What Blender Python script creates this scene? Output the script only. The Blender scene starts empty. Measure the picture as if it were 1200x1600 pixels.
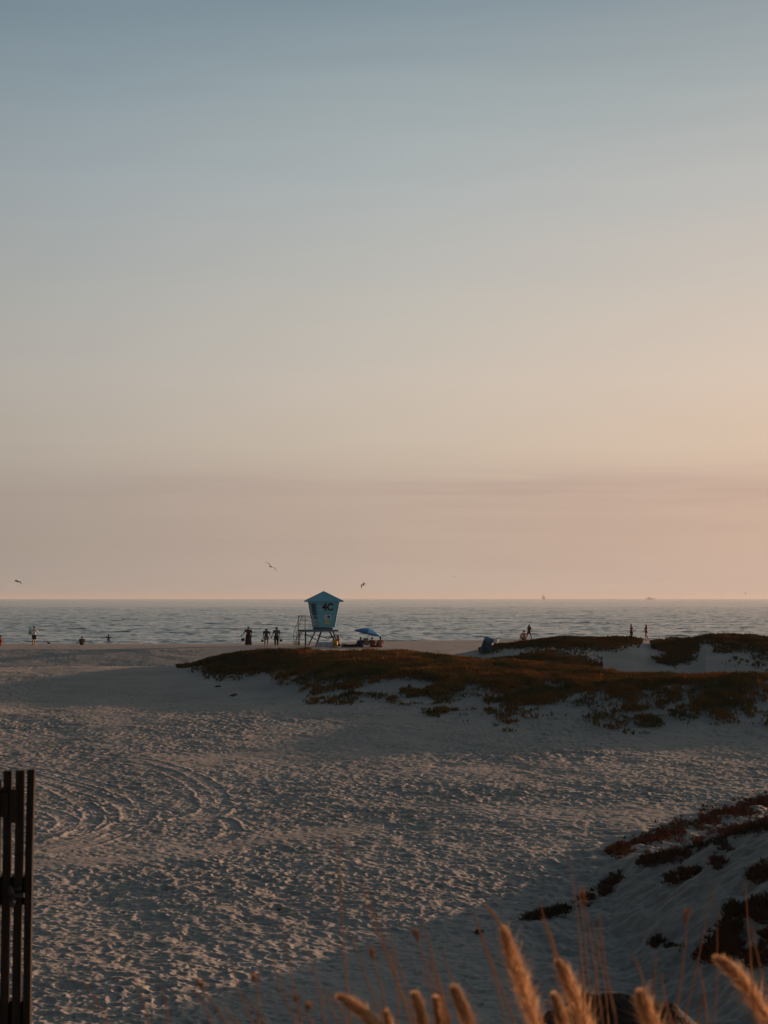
import bpy, bmesh, math, random
import numpy as np
from mathutils import Vector, Matrix, Euler
random.seed(7); rng = np.random.default_rng(11)
scene = bpy.context.scene
col = scene.collection

# ------------------------------------------------------------------ camera
F = 2222.2; TILT = math.atan(135/F); CZ = 4.5
SUN_AZ = math.radians(50)      # to the right of the view direction (+Y)
SUN_EL = math.radians(5.1)
cam_d = bpy.data.cameras.new('camera'); cam = bpy.data.objects.new('camera', cam_d); col.objects.link(cam)
cam_d.sensor_fit = 'VERTICAL'; cam_d.sensor_height = 36; cam_d.sensor_width = 27; cam_d.lens = 50
cam_d.clip_start = 0.1; cam_d.clip_end = 60000
cam.location = (0, 0, CZ); cam.rotation_euler = (math.pi/2 + TILT, 0, 0)
cam_d.dof.use_dof = True; cam_d.dof.focus_distance = 90; cam_d.dof.aperture_fstop = 10.0
scene.camera = cam
scene.render.resolution_x = 768; scene.render.resolution_y = 1024
scene.view_settings.view_transform = 'Standard'; scene.view_settings.look = 'None'
scene.view_settings.exposure = 0; scene.view_settings.gamma = 1

# ------------------------------------------------------------------ sun and sky
sun_dir = Vector((math.sin(SUN_AZ)*math.cos(SUN_EL), math.cos(SUN_AZ)*math.cos(SUN_EL), math.sin(SUN_EL)))
sl = bpy.data.lights.new('sun', 'SUN'); sl.energy = 5.0; sl.angle = math.radians(1.0); sl.color = (1.0, 0.60, 0.385)
so = bpy.data.objects.new('sun', sl); col.objects.link(so)
so.rotation_euler = sun_dir.to_track_quat('Z', 'Y').to_euler(); so.location = (30, 30, 30)

world = bpy.data.worlds.new('World'); scene.world = world; world.use_nodes = True
nt = world.node_tree; nt.nodes.clear()
def N(t, kind, **kw):
    n = t.nodes.new(kind)
    for k, v in kw.items(): setattr(n, k, v)
    return n
def srgb(r, g, b):
    def f(c):
        c /= 255.0
        return c/12.92 if c <= 0.04045 else ((c+0.055)/1.055)**2.4
    return (f(r), f(g), f(b), 1)
def math_n(t, op, a, b=None, c=None, clamp=False):
    n = N(t, 'ShaderNodeMath', operation=op, use_clamp=clamp)
    for i, v in enumerate((a, b, c)):
        if v is None: continue
        if isinstance(v, (int, float)): n.inputs[i].default_value = v
        else: t.links.new(v, n.inputs[i])
    return n.outputs[0]
def mixc(t, fac, a, b, mode='MIX'):
    n = N(t, 'ShaderNodeMix', data_type='RGBA', blend_type=mode)
    for s, v in ((n.inputs[0], fac), (n.inputs[6], a), (n.inputs[7], b)):
        if isinstance(v, (int, float)): s.default_value = v
        elif isinstance(v, tuple): s.default_value = v
        else: t.links.new(v, s)
    return n.outputs[2]
def ramp(t, fac, stops, interp='LINEAR'):
    n = N(t, 'ShaderNodeValToRGB'); cr = n.color_ramp; cr.interpolation = interp
    while len(cr.elements) < len(stops): cr.elements.new(0.5)
    for e, (p, c) in zip(cr.elements, stops): e.position = p; e.color = c if len(c) == 4 else (*c, 1)
    t.links.new(fac, n.inputs[0]); return n.outputs[0]

tc = N(nt, 'ShaderNodeTexCoord'); sep = N(nt, 'ShaderNodeSeparateXYZ'); nt.links.new(tc.outputs['Generated'], sep.inputs[0])
zc = math_n(nt, 'MAXIMUM', sep.outputs[2], 0.0)
# haze layers: gentle warp of elevation by stretched noise, so banks are not ruled lines
mp = N(nt, 'ShaderNodeMapping'); mp.inputs['Scale'].default_value = (3, 3, 38); nt.links.new(tc.outputs['Generated'], mp.inputs[0])
nz = N(nt, 'ShaderNodeTexNoise'); nz.inputs['Scale'].default_value = 1.3; nz.inputs['Detail'].default_value = 5; nt.links.new(mp.outputs[0], nz.inputs[0])
warp = math_n(nt, 'MULTIPLY_ADD', nz.outputs[0], 0.030, -0.015)
zw = math_n(nt, 'MAXIMUM', math_n(nt, 'ADD', zc, warp), 0.0)
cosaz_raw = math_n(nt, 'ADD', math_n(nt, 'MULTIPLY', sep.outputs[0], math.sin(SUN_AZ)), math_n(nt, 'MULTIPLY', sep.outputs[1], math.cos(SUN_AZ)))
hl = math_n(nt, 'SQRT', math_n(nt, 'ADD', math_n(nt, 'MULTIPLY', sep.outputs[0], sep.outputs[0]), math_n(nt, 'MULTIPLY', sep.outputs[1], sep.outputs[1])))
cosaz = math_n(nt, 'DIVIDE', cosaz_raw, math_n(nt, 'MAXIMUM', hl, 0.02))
skyramp = ramp(nt, zw, [
    (0.000, srgb(195,174,159)), (0.040, srgb(193,171,155)), (0.070, srgb(196,174,158)), (0.108, srgb(206,188,170)), (0.15, srgb(207,193,179)),
    (0.20, srgb(198,191,181)), (0.28, srgb(179,183,182)), (0.34, srgb(159,170,173)), (0.40, srgb(134,150,159)),
    (0.55, srgb(98,119,136)), (0.75, srgb(73,95,114)), (1.0, srgb(60,82,101))])
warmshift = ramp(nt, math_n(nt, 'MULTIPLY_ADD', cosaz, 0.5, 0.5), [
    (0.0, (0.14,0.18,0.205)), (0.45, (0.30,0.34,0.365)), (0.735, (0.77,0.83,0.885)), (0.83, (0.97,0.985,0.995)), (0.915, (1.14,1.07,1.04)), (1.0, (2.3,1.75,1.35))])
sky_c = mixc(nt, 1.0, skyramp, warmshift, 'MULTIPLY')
# thin grey-mauve bank of cloud low in the sky, streaky
mp2 = N(nt, 'ShaderNodeMapping'); mp2.inputs['Scale'].default_value = (5, 5, 90); mp2.inputs['Location'].default_value = (1.3, 0.4, 0); nt.links.new(tc.outputs['Generated'], mp2.inputs[0])
nz2 = N(nt, 'ShaderNodeTexNoise'); nz2.inputs['Scale'].default_value = 1.0; nz2.inputs['Detail'].default_value = 5; nt.links.new(mp2.outputs[0], nz2.inputs[0])
lens = ramp(nt, math_n(nt, 'MULTIPLY_ADD', nz2.outputs[0], 0.034, math_n(nt, 'SUBTRACT', zc, 0.017)), [(0.0,(0.25,)*3), (0.060,(0.35,)*3), (0.076,(0.9,)*3), (0.085,(0.9,)*3), (0.094,(0.0,)*3)], 'EASE')
streak = ramp(nt, nz2.outputs[0], [(0.38,(0.15,)*3), (0.6,(1,1,1))])
cl = math_n(nt, 'MULTIPLY', lens, math_n(nt, 'MULTIPLY', streak, ramp(nt, math_n(nt, 'MULTIPLY_ADD', cosaz, 0.5, 0.5), [(0.70,(0.12,)*3), (0.83,(1,1,1))])))
sky_c = mixc(nt, cl, sky_c, mixc(nt, 1.0, sky_c, (0.885,0.86,0.89,1), 'MULTIPLY'))
nish = N(nt, 'ShaderNodeTexSky', sky_type='NISHITA'); nish.sun_disc = False
nish.sun_elevation = SUN_EL; nish.sun_rotation = SUN_AZ; nish.dust_density = 3; nish.air_density = 1.2
nish_s = mixc(nt, 1.0, nish.outputs[0], (0.10,0.10,0.10,1), 'MULTIPLY')
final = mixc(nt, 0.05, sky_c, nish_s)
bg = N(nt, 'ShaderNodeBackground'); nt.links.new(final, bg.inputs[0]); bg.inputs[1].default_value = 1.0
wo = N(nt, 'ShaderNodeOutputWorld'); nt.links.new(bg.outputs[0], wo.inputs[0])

# ------------------------------------------------------------------ helpers
def tag(o, label=None, cat=None, group=None, kind=None):
    if label: o['label'] = label
    if cat: o['category'] = cat
    if group: o['group'] = group
    if kind: o['kind'] = kind
    return o
def ray(px, v):
    a = (px-600)/F; b = (800-v)/F
    return a, math.cos(TILT)-b*math.sin(TILT), math.sin(TILT)+b*math.cos(TILT)
def pix(px, v, d):
    a, y, z = ray(px, v); k = d/y
    return Vector((a*k, d, CZ+z*k))
def empty(name, loc=(0,0,0), rz=0):
    o = bpy.data.objects.new(name, None); col.objects.link(o); o.location = loc; o.rotation_euler = (0,0,rz); o.empty_display_size = 0.3
    return o
def link_mesh(name, me, mat, parent=None):
    o = bpy.data.objects.new(name, me); col.objects.link(o)
    if mat: me.materials.append(mat)
    if parent is not None: o.parent = parent
    return o
def np_mesh(name, verts, faces, smooth=False):
    """verts (n,3), faces (m,k) same-size polygons"""
    me = bpy.data.meshes.new(name); verts = np.asarray(verts, dtype=np.float32); faces = np.asarray(faces, dtype=np.int32)
    me.vertices.add(len(verts)); me.vertices.foreach_set('co', verts.ravel())
    k = faces.shape[1]; me.loops.add(faces.size); me.loops.foreach_set('vertex_index', faces.ravel())
    me.polygons.add(len(faces)); me.polygons.foreach_set('loop_start', np.arange(0, faces.size, k, dtype=np.int32))
    me.polygons.foreach_set('use_smooth', np.full(len(faces), smooth)); me.update(calc_edges=True); return me

def principled(name, base=(0.5,0.5,0.5), rough=0.7, spec=0.3, metal=0.0):
    m = bpy.data.materials.new(name); m.use_nodes = True; t = m.node_tree
    b = t.nodes['Principled BSDF']; b.inputs['Base Color'].default_value = (*base, 1)
    b.inputs['Roughness'].default_value = rough; b.inputs['Specular IOR Level'].default_value = spec; b.inputs['Metallic'].default_value = metal
    return m, t, b
def varied(name, c1, c2, scale=8, rough=0.75, bump=0.0, spec=0.3, bscale=None, stretch=None):
    """two-tone noise material in object coordinates"""
    m, t, b = principled(name, c1, rough, spec)
    g = N(t, 'ShaderNodeTexCoord'); src = g.outputs['Object']
    if stretch:
        mpn = N(t, 'ShaderNodeMapping'); mpn.inputs['Scale'].default_value = stretch; t.links.new(src, mpn.inputs[0]); src = mpn.outputs[0]
    n = N(t, 'ShaderNodeTexNoise'); n.inputs['Scale'].default_value = scale; n.inputs['Detail'].default_value = 5; t.links.new(src, n.inputs[0])
    c = ramp(t, n.outputs[0], [(0.35, c1), (0.65, c2)]); t.links.new(c, b.inputs['Base Color'])
    if bump:
        n2 = N(t, 'ShaderNodeTexNoise'); n2.inputs['Scale'].default_value = bscale or scale*3; n2.inputs['Detail'].default_value = 4; t.links.new(src, n2.inputs[0])
        bp = N(t, 'ShaderNodeBump'); bp.inputs['Strength'].default_value = 1.0; bp.inputs['Distance'].default_value = bump
        t.links.new(n2.outputs[0], bp.inputs['Height']); t.links.new(bp.outputs[0], b.inputs['Normal'])
    return m

# numpy noise
def _h(ix, iy, seed):
    h = (ix.astype(np.int64)*374761393 + iy.astype(np.int64)*668265263 + seed*974634777) & 0xFFFFFFFF
    h = ((h ^ (h >> 13))*1274126177) & 0xFFFFFFFF
    h = h ^ (h >> 16)
    return (h & 0xFFFFFF).astype(np.float32)/np.float32(0xFFFFFF)
def vnoise(x, y, seed=0):
    fx = np.floor(x); fy = np.floor(y); tx = (x-fx).astype(np.float32); ty = (y-fy).astype(np.float32)
    tx = tx*tx*(3-2*tx); ty = ty*ty*(3-2*ty)
    a = _h(fx, fy, seed); b = _h(fx+1, fy, seed); c = _h(fx, fy+1, seed); d = _h(fx+1, fy+1, seed)
    return (a+(b-a)*tx)*(1-ty) + (c+(d-c)*tx)*ty
def fbm(x, y, oct=4, seed=0):
    s = 0; a = 0.5; tot = 0
    for i in range(oct):
        s = s + a*vnoise(x*2**i+17.3*i, y*2**i-9.1*i, seed+i); tot += a; a *= 0.5
    return s/tot*2-1
def smooth(t):
    t = np.clip(t, 0, 1); return t*t*(3-2*t)

# ------------------------------------------------------------------ terrain function
def dune(crest, near, far, power=1.0):
    """crest: list of (px, v or None(height 0), dist)"""
    P = np.array([c[0] for c in crest], float); D = np.array([c[2] for c in crest], float)
    Hh = np.array([0.0 if c[1] is None else pix(c[0], c[1], c[2]).z - (0.20 if c[2] > 40 else 0.03) for c in crest])
    return (P, D, Hh, np.interp(P, *zip(*near)), np.interp(P, *zip(*far)), power)
DUNES = [
  # front ridge clothed in ice plant
  dune([(-1500,None,120),(120,None,112),(230,1046,106),(285,1032,100),(340,1023,95),(430,1020,88),(480,1019,85),(560,1021,82),(650,1021,80),(700,1026,78),(760,1034,75),
        (830,1036,73),(930,1047,69),(1000,1056,66),(1060,1058,64),(1200,1055,62),(1500,1050,60),(2600,1040,60)],
       [(0,16),(285,17),(430,20),(600,24),(760,23),(930,20),(1000,19),(1200,20),(2600,22)], [(0,14),(600,16),(1200,12),(2600,12)]),
  # small mound between the ridges
  dune([(-1500,None,84),(690,None,90),(745,1031,88),(800,1024,86),(840,1022,86),(900,1030,84),(945,1046,82),(1000,None,80),(2600,None,80)], [(0,9),(2000,9)], [(0,8),(2000,8)]),
  # back ridge
  dune([(-1500,None,104),(600,None,104),(690,1022,100),(745,1009,98),(800,1004,98),(850,996,98),(900,994,98),(985,995,98),(1010,1000,98),(1040,999,98),(1070,997,98),(1100,991,97),(1140,991,97),
        (1200,994,96),(1500,990,96),(2600,985,96)], [(0,10),(745,12),(850,22),(1200,24),(2600,24)], [(0,15),(2600,15)]),
  # right foreground dune
  dune([(-1500,None,26),(880,None,26),(950,1331,25),(1000,1318,24),(1050,1304,23.4),(1100,1289,22.8),(1150,1271,22.4),(1200,1253,22),(1300,1230,21.6),(1500,1205,21),(2000,1170,21),(3600,1150,21)],
       [(0,5),(900,5),(950,7),(1000,9),(1200,13),(3600,15)], [(0,3),(950,3),(1200,5),(3600,6)]),
]
CREST_Y = [(-1500,140),(300,140),(480,142),(700,149),(830,153),(2600,155)]
def height(x, y):
    x = np.asarray(x, float); y = np.asarray(y, float)
    px = 600 + F*x/np.maximum(y, 1.5)
    px = np.clip(px, -1500, 3600)
    # beach: broad berm then down into the sea
    yc = np.interp(px, *zip(*CREST_Y)); zc_ = np.interp(px, [-1500, 300, 480, 700, 900, 2600], [0.0, 0.0, 0.02, 0.08, 0.10, 0.12])
    z = np.interp(y-yc, [-60,-22,-8,0,6,14,35,80,300], [-0.08,-0.06,0.0,0.0,-0.12,-0.45,-1.5,-3.0,-6.0])
    z = z + zc_*smooth((y-95)/30)*smooth((yc+30-y)/20)
    # slight bowl in the middle flat
    z = z - 0.22*smooth((62-y)/16)*smooth((y-8)/10)
    # camera dune
    z = z + 3.1*(1-smooth((y-0.5)/12.5))*1.0
    # low swale and berm on the left
    lw = smooth((570-px)/190)
    z = z + lw*np.interp(y, [58,68,86,92,108,121,131,140], [0,-0.30,0.22,0.14,-0.72,0.26,0.20,0.0])
    h = np.zeros_like(z)
    wob = 1.0+0.10*fbm(x/9.0, y/9.0, 3, 5)
    for (P, D, Hh, wn, wf, pw) in DUNES:
        d = np.interp(px, P, D) + 1.2*fbm(x/14.0, y*0+3, 2, 8); hc = np.interp(px, P, Hh)
        a = np.interp(px, P, wn)*wob; b = np.interp(px, P, wf)*wob
        t = np.where(y < d, (d-y)/a, (y-d)/b)
        prof = np.where(t < 1, 0.5*(1+np.cos(np.pi*np.clip(t, 0, 1))), 0)
        h = np.maximum(h, (hc+0.0)*prof) + 0.25*np.minimum(h, hc*prof)
    z = np.where(h > 0.001, z*(1-0.6*smooth(h/1.0)*smooth((y-40)/10)) + h, z)
    for (lx, ly, lr, lh) in ((9.9,57.5,4.2,0.50),(15.5,57,3.0,0.35),(-3.6,74,3.4,0.30),(-9.0,88,3.6,0.30),(1.6,68,3.2,0.28),(5.6,64,2.8,0.25)):
        z = z + lh*np.exp(-(((x-lx)/lr)**2+((y-ly)/(lr*0.8))**2))
    # dry undulations
    und = 0.09*fbm(x/7.0, y/9.0, 3, 21) + 0.05*fbm(x/2.4, y/2.6, 2, 31)
    z = z + und*smooth((y-3)/8)*smooth((138-y)/30) + 0.16*fbm(x/22.0+3, y/26.0, 2, 41)*smooth((y-12)/8)*smooth((135-y)/20)
    return z
def hz(x, y): return float(height(np.array([x]), np.array([y]))[0])
def raycast(px, v, y0=6.0, y1=170.0):
    """array of pixels -> first terrain hit"""
    px = np.atleast_1d(np.asarray(px, float)); v = np.atleast_1d(np.asarray(v, float))
    a = (px-600)/F; b = (800-v)/F; ry = math.cos(TILT)-b*math.sin(TILT); rz = math.sin(TILT)+b*math.cos(TILT)
    ys = y0*np.exp(np.linspace(0, math.log(y1/y0), 700))
    X = (a/ry)[:,None]*ys; Z = CZ+(rz/ry)[:,None]*ys; Y = np.broadcast_to(ys, X.shape)
    hit = height(X.ravel(), Y.ravel()).reshape(X.shape) >= Z
    i = np.argmax(hit, axis=1); i = np.where(hit.any(axis=1), i, len(ys)-1); i0 = np.maximum(i-1, 0)
    r = np.arange(len(px)); return X[r,i0], ys[i0]
def project(x, y, z):
    dz = z-CZ; dep = y*math.cos(TILT)+dz*math.sin(TILT); up = dz*math.cos(TILT)-y*math.sin(TILT)
    return 600+F*x/dep, 800-F*up/dep

# ------------------------------------------------------------------ sand sheet
u_f = np.linspace(-0.315, 0.315, 1020)
k = np.arange(1, 60); u_o = 0.315 + 0.0009*(1.11**k-1)/0.11*1.5; u_o = u_o[u_o < 6]
U = np.concatenate([-u_o[::-1], u_f, u_o])
def seg(a, b, n, geo=False): return (np.geomspace(a, b, n, endpoint=False) if geo else np.linspace(a, b, n, endpoint=False))
Y = np.concatenate([seg(-70,-4,20), seg(-4,10,90), seg(10,14.5,90), seg(14.5,27,620,True), seg(27,45,420,True), seg(45,62,220), seg(62,105,300), seg(105,160,150), seg(160,420,24), [420.0]])
S = np.sqrt(Y**2+16)
GX = (U[None,:]*S[:,None]); GY = np.repeat(Y[:,None], len(U), 1)
shape = GX.shape; gx = GX.ravel(); gy = GY.ravel()
gz = height(gx, gy).astype(np.float32)
PXg, Vg = project(gx, np.maximum(gy, 2), gz)
fine = (gy > 9) & (gy < 135) & (PXg > -140) & (PXg < 1340)
fi = np.nonzero(fine)[0]; fx = gx[fi]; fy = gy[fi]; fpx = PXg[fi]; fv = Vg[fi]
def footprints(x, y, cell, seed, depth, rmin, rmax):
    cx = np.floor(x/cell); cy = np.floor(y/cell); out = np.zeros(len(x), np.float32)
    for i in (-1,0,1):
        for j in (-1,0,1):
            ax = cx+i; ay = cy+j
            jx = (ax+_h(ax,ay,seed))*cell; jy = (ay+_h(ax,ay,seed+1))*cell
            ang = _h(ax,ay,seed+2)*np.float32(6.283); r = (rmin+(rmax-rmin)*_h(ax,ay,seed+3)); dd = 0.35+0.9*_h(ax,ay,seed+4)
            dx = (x-jx).astype(np.float32); dy = (y-jy).astype(np.float32); ca = np.cos(ang); sa = np.sin(ang)
            a = (dx*ca+dy*sa)/(r*1.45); b = (-dx*sa+dy*ca)/(r*0.8); q = np.sqrt(a*a+b*b)
            pit = -np.clip(1-q, 0, 1)**0.8*1.0*(q < 1) + 0.16*np.exp(-((q-1.12)/0.26)**2)*(1+0.5*a/np.maximum(q,0.3))
            out += (pit*dd).astype(np.float32)
    return out*depth
amp = 0.85+0.75*fbm(fx/3.2, fy/4.0, 3, 61)
# smoother strips where the sand is swept or driven over
def band(pts, w):
    P = np.array(pts, float); vv = np.interp(fpx, P[:,0], P[:,1], left=-999, right=-999); return np.exp(-((fv-vv)/w)**2)
flatb = np.maximum.reduce([0.75*band([(-140,1352),(60,1350),(250,1338),(420,1312),(600,1288)], 11), 0.5*band([(500,1255),(800,1262),(1100,1270)], 6), 0.6*band([(-140,1325),(60,1325),(330,1320)], 14)])
amp = amp*(1-flatb)
amp = np.clip(amp, 0.12, 1.5)
amp *= 1-0.62*smooth((fy-54)/40)             # the far beach is flatter
onridge = np.zeros(len(fx))
nearshade = smooth((fpx-760)/120)*smooth((fv-1300-(950-fpx)*0.3)/30)   # wind-smoothed slope of the right dune
amp *= 1-0.15*nearshade
foot = footprints(fx, fy, 0.34, 101, 0.032, 0.07, 0.15) + footprints(fx+3.3, fy+1.7, 0.17, 201, 0.017, 0.035, 0.085) + footprints(fx+8.1, fy+4.9, 0.9, 251, 0.030, 0.12, 0.30)
ripple = 0.024*fbm(fx/0.14, fy/0.14, 3, 71) + 0.036*fbm(fx/0.55, fy/0.55, 2, 75)
dz = (foot+ripple)*amp + 0.13*nearshade*fbm(fx/0.45, fy/0.40, 3, 95) + 0.018*fbm(fx/0.9, fy/0.7, 2, 96)*smooth((fy-40)/15)
# tyre tracks
TR = [
 [(-60,1178),(20,1186),(120,1203),(195,1222),(232,1243),(226,1262),(180,1285),(110,1306),(20,1322),(-60,1330)],
 [(-60,1186),(20,1195),(110,1213),(175,1232),(208,1248),(200,1264),(150,1285),(80,1303),(-40,1318)],
 [(-60,1199),(60,1212),(120,1232),(150,1252),(143,1272),(110,1290),(40,1304),(-60,1308)],
 [(150,1170),(240,1180),(300,1197),(338,1218),(350,1238),(340,1252),(300,1262),(240,1268)],
 [(160,1178),(235,1188),(285,1202),(318,1222),(328,1240),(318,1253),(280,1262)],
 [(280,1262),(345,1258),(368,1270),(360,1285),(320,1294)],
 [(-60,1232),(30,1240),(95,1256),(112,1268),(90,1282),(20,1290)],
 [(-60,1036),(20,1038),(27,1044),(15,1050),(-60,1055)], [(-60,1033),(40,1036),(56,1044),(40,1052),(-60,1060)],
 [(-100,1420),(200,1225),(600,1212),(1300,1216)],
]
sel = np.nonzero(((fpx > -120) & (fpx < 430) & (fv > 1150) & (fv < 1350)) | ((fpx < 110) & (fv > 1025) & (fv < 1070)))[0]
sx = fx[sel]; sy = fy[sel]; best = np.full(len(sel), 9.0, np.float32); along = np.zeros(len(sel), np.float32)
for pl in TR[:-1]:
    px_ = np.array([p[0] for p in pl], float); v_ = np.array([p[1] for p in pl], float)
    t = np.linspace(0, len(pl)-1, len(pl)*4)
    # smooth (Catmull-Rom)
    def cr(a, t):
        i = np.clip(np.floor(t).astype(int), 0, len(a)-2); f = t-i
        g = lambda j: a[np.clip(j, 0, len(a)-1)]
        return 0.5*((2*g(i))+(-g(i-1)+g(i+1))*f+(2*g(i-1)-5*g(i)+4*g(i+1)-g(i+2))*f*f+(-g(i-1)+3*g(i)-3*g(i+1)+g(i+2))*f**3)
    qx = cr(px_, t); qv = cr(v_, t); yy = CZ*1.04*F/(qv-935); xx = (qx-600)/F*yy; L = 0
    for a in range(len(t)-1):
        ax, ay, bx, by = xx[a], yy[a], xx[a+1], yy[a+1]; l2 = (bx-ax)**2+(by-ay)**2; l = math.sqrt(l2)
        m = np.nonzero((sx > min(ax,bx)-1) & (sx < max(ax,bx)+1) & (sy > min(ay,by)-1) & (sy < max(ay,by)+1))[0]
        if len(m):
            w = np.clip(((sx[m]-ax)*(bx-ax)+(sy[m]-ay)*(by-ay))/l2, 0, 1)
            dd = np.hypot(sx[m]-ax-w*(bx-ax), sy[m]-ay-w*(by-ay)); up = dd < best[m]
            best[m[up]] = dd[up]; along[m[up]] = (L+w*l)[up]
        L += l
best = best+0.07*fbm(sx/0.6, sy/0.6, 2, 93).astype(np.float32); rut = np.exp(-(best/0.19)**4)*(0.45+0.8*vnoise(sx/1.3, sy/1.3, 94)); edge = np.exp(-((best-0.23)/0.05)**2)*(0.5+vnoise(sx/0.5, sy/0.5, 91))
dz[sel] = dz[sel]*(1-0.55*rut) - 0.010*rut + 0.014*edge + 0.003*np.cos(best*2*math.pi/0.11)*rut
gz[fi] += dz.astype(np.float32)
V3 = np.stack([gx, gy, gz], 1); ny, nx = shape
ii = (np.arange(ny-1)[:,None]*nx + np.arange(nx-1)[None,:]).ravel()
FA = np.stack([ii, ii+1, ii+nx+1, ii+nx], 1)
me = np_mesh('sand', V3, FA, True)
m, t, b = principled('sand', (0.4,0.35,0.3), 0.95, 0.15)
g = N(t, 'ShaderNodeNewGeometry')
n1 = N(t, 'ShaderNodeTexNoise'); n1.inputs['Scale'].default_value = 0.35; n1.inputs['Detail'].default_value = 6; t.links.new(g.outputs['Position'], n1.inputs[0])
c = ramp(t, n1.outputs[0], [(0.3, (0.32,0.275,0.235)), (0.7, (0.43,0.375,0.325))])
n2 = N(t, 'ShaderNodeTexNoise'); n2.inputs['Scale'].default_value = 14; n2.inputs['Detail'].default_value = 8; n2.inputs['Roughness'].default_value = 0.7; t.links.new(g.outputs['Position'], n2.inputs[0])
c2 = mixc(t, 0.35, c, ramp(t, n2.outputs[0], [(0.35, (0.30,0.27,0.24)), (0.65, (0.5,0.46,0.41))])); t.links.new(c2, b.inputs['Base Color'])
n3 = N(t, 'ShaderNodeTexNoise'); n3.inputs['Scale'].default_value = 9; n3.inputs['Detail'].default_value = 5; t.links.new(g.outputs['Position'], n3.inputs[0])
bp = N(t, 'ShaderNodeBump'); bp.inputs['Distance'].default_value = 0.02; bp.inputs['Strength'].default_value = 0.6; t.links.new(n3.outputs[0], bp.inputs['Height']); t.links.new(bp.outputs[0], b.inputs['Normal'])
tag(link_mesh('sand', me, m), kind='structure')
del V3, FA, GX, GY

# ------------------------------------------------------------------ sea
SEA = -1.0
uf = np.linspace(-0.33, 0.33, 620); k = np.arange(1, 26); uo = 0.33+0.0012*(1.3**k-1)/0.3; uo = uo[uo < 3.5]
U2 = np.concatenate([-uo[::-1], uf, uo])
Y2 = np.concatenate([seg(146,420,560), seg(420,900,420,True), seg(900,3000,160,True), seg(3000,24000,40,True), [24000]])
GX = U2[None,:]*Y2[:,None]; GY = np.repeat(Y2[:,None], len(U2), 1); shp = GX.shape; sx = GX.ravel(); sy = GY.ravel()
sz = np.zeros(len(sx), np.float32)
far = 1-smooth((sy-900)/1800)
for i in range(9):
    L = 2.6*1.42**i; ang = math.radians(random.uniform(-26, 26)); kx = math.sin(ang)*2*math.pi/L; ky = math.cos(ang)*2*math.pi/L
    ph = kx*sx+ky*sy+random.uniform(0,6)+1.6*fbm(sx/(L*2.6), sy/(L*1.6), 2, 300+i)
    sz += (0.0115*L**0.55)*(1-np.abs(np.sin(ph/2))**0.8*2+0.3)*(0.6+0.8*vnoise(sx/(L*5), sy/(L*4), 320+i))*far
sz *= 0.95
sz += 0.14*fbm(sx/1.6, sy/1.2, 2, 400)*far
# low breakers close to the shore
for (yb, hb, wd, s) in ((186, 0.17, 2.0, 1), (207, 0.15, 3.0, 2), (230, 0.2, 4, 3)):
    yl = yb + 5*fbm(sx/30.0, sx*0+s, 3, 500+s) + 0.05*sx
    hh = hb*smooth(0.65+1.1*fbm(sx/22.0, sx*0+s, 2, 520+s))
    d = sy-yl; sz += (hh*np.where(d < 0, np.exp(-(d/(wd*0.35))**2), np.exp(-(d/wd)**2))).astype(np.float32)
sz += SEA
ny, nx = shp; ii = (np.arange(ny-1)[:,None]*nx + np.arange(nx-1)[None,:]).ravel()
me = np_mesh('sea', np.stack([sx, sy, sz], 1), np.stack([ii, ii+1, ii+nx+1, ii+nx], 1), True)
m, t, b = principled('sea_water', (0.075,0.115,0.108), 0.16, 0.5); b.inputs['IOR'].default_value = 1.333
g = N(t, 'ShaderNodeNewGeometry')
mpn = N(t, 'ShaderNodeMapping'); mpn.inputs['Scale'].default_value = (0.5,1.0,1); t.links.new(g.outputs['Position'], mpn.inputs[0])
a1 = N(t, 'ShaderNodeTexNoise'); a1.inputs['Scale'].default_value = 1.1; a1.inputs['Detail'].default_value = 5; t.links.new(mpn.outputs[0], a1.inputs[0])
mpn2 = N(t, 'ShaderNodeMapping'); mpn2.inputs['Scale'].default_value = (0.04,0.10,1); t.links.new(g.outputs['Position'], mpn2.inputs[0])
a2 = N(t, 'ShaderNodeTexNoise'); a2.inputs['Scale'].default_value = 1.0; a2.inputs['Detail'].default_value = 4; t.links.new(mpn2.outputs[0], a2.inputs[0])
hsum = math_n(t, 'ADD', math_n(t, 'MULTIPLY', a1.outputs[0], 0.30), math_n(t, 'MULTIPLY', a2.outputs[0], 1.4))
bp = N(t, 'ShaderNodeBump'); bp.inputs['Distance'].default_value = 1.0; bp.inputs['Strength'].default_value = 0.8; t.links.new(hsum, bp.inputs['Height']); t.links.new(bp.outputs[0], b.inputs['Normal'])
tag(link_mesh('sea', me, m), kind='structure')
# foam lines
fm = bpy.data.materials.new('sea_foam'); fm.use_nodes = True; t = fm.node_tree; t.nodes.clear()
d_ = N(t, 'ShaderNodeBsdfDiffuse'); tr = N(t, 'ShaderNodeBsdfTranslucent'); mx = N(t, 'ShaderNodeMixShader'); mx.inputs[0].default_value = 0.5
g = N(t, 'ShaderNodeNewGeometry'); nn_ = N(t, 'ShaderNodeTexNoise'); nn_.inputs['Scale'].default_value = 2.5; t.links.new(g.outputs['Position'], nn_.inputs[0]); cc_ = ramp(t, nn_.outputs[0], [(0.35,(0.6,0.6,0.6)), (0.65,(0.85,0.85,0.84))])
t.links.new(cc_, d_.inputs[0]); t.links.new(cc_, tr.inputs[0]); t.links.new(d_.outputs[0], mx.inputs[1]); t.links.new(tr.outputs[0], mx.inputs[2]); out = N(t, 'ShaderNodeOutputMaterial'); t.links.new(mx.outputs[0], out.inputs[0])
fv_, ff_ = [], []
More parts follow.
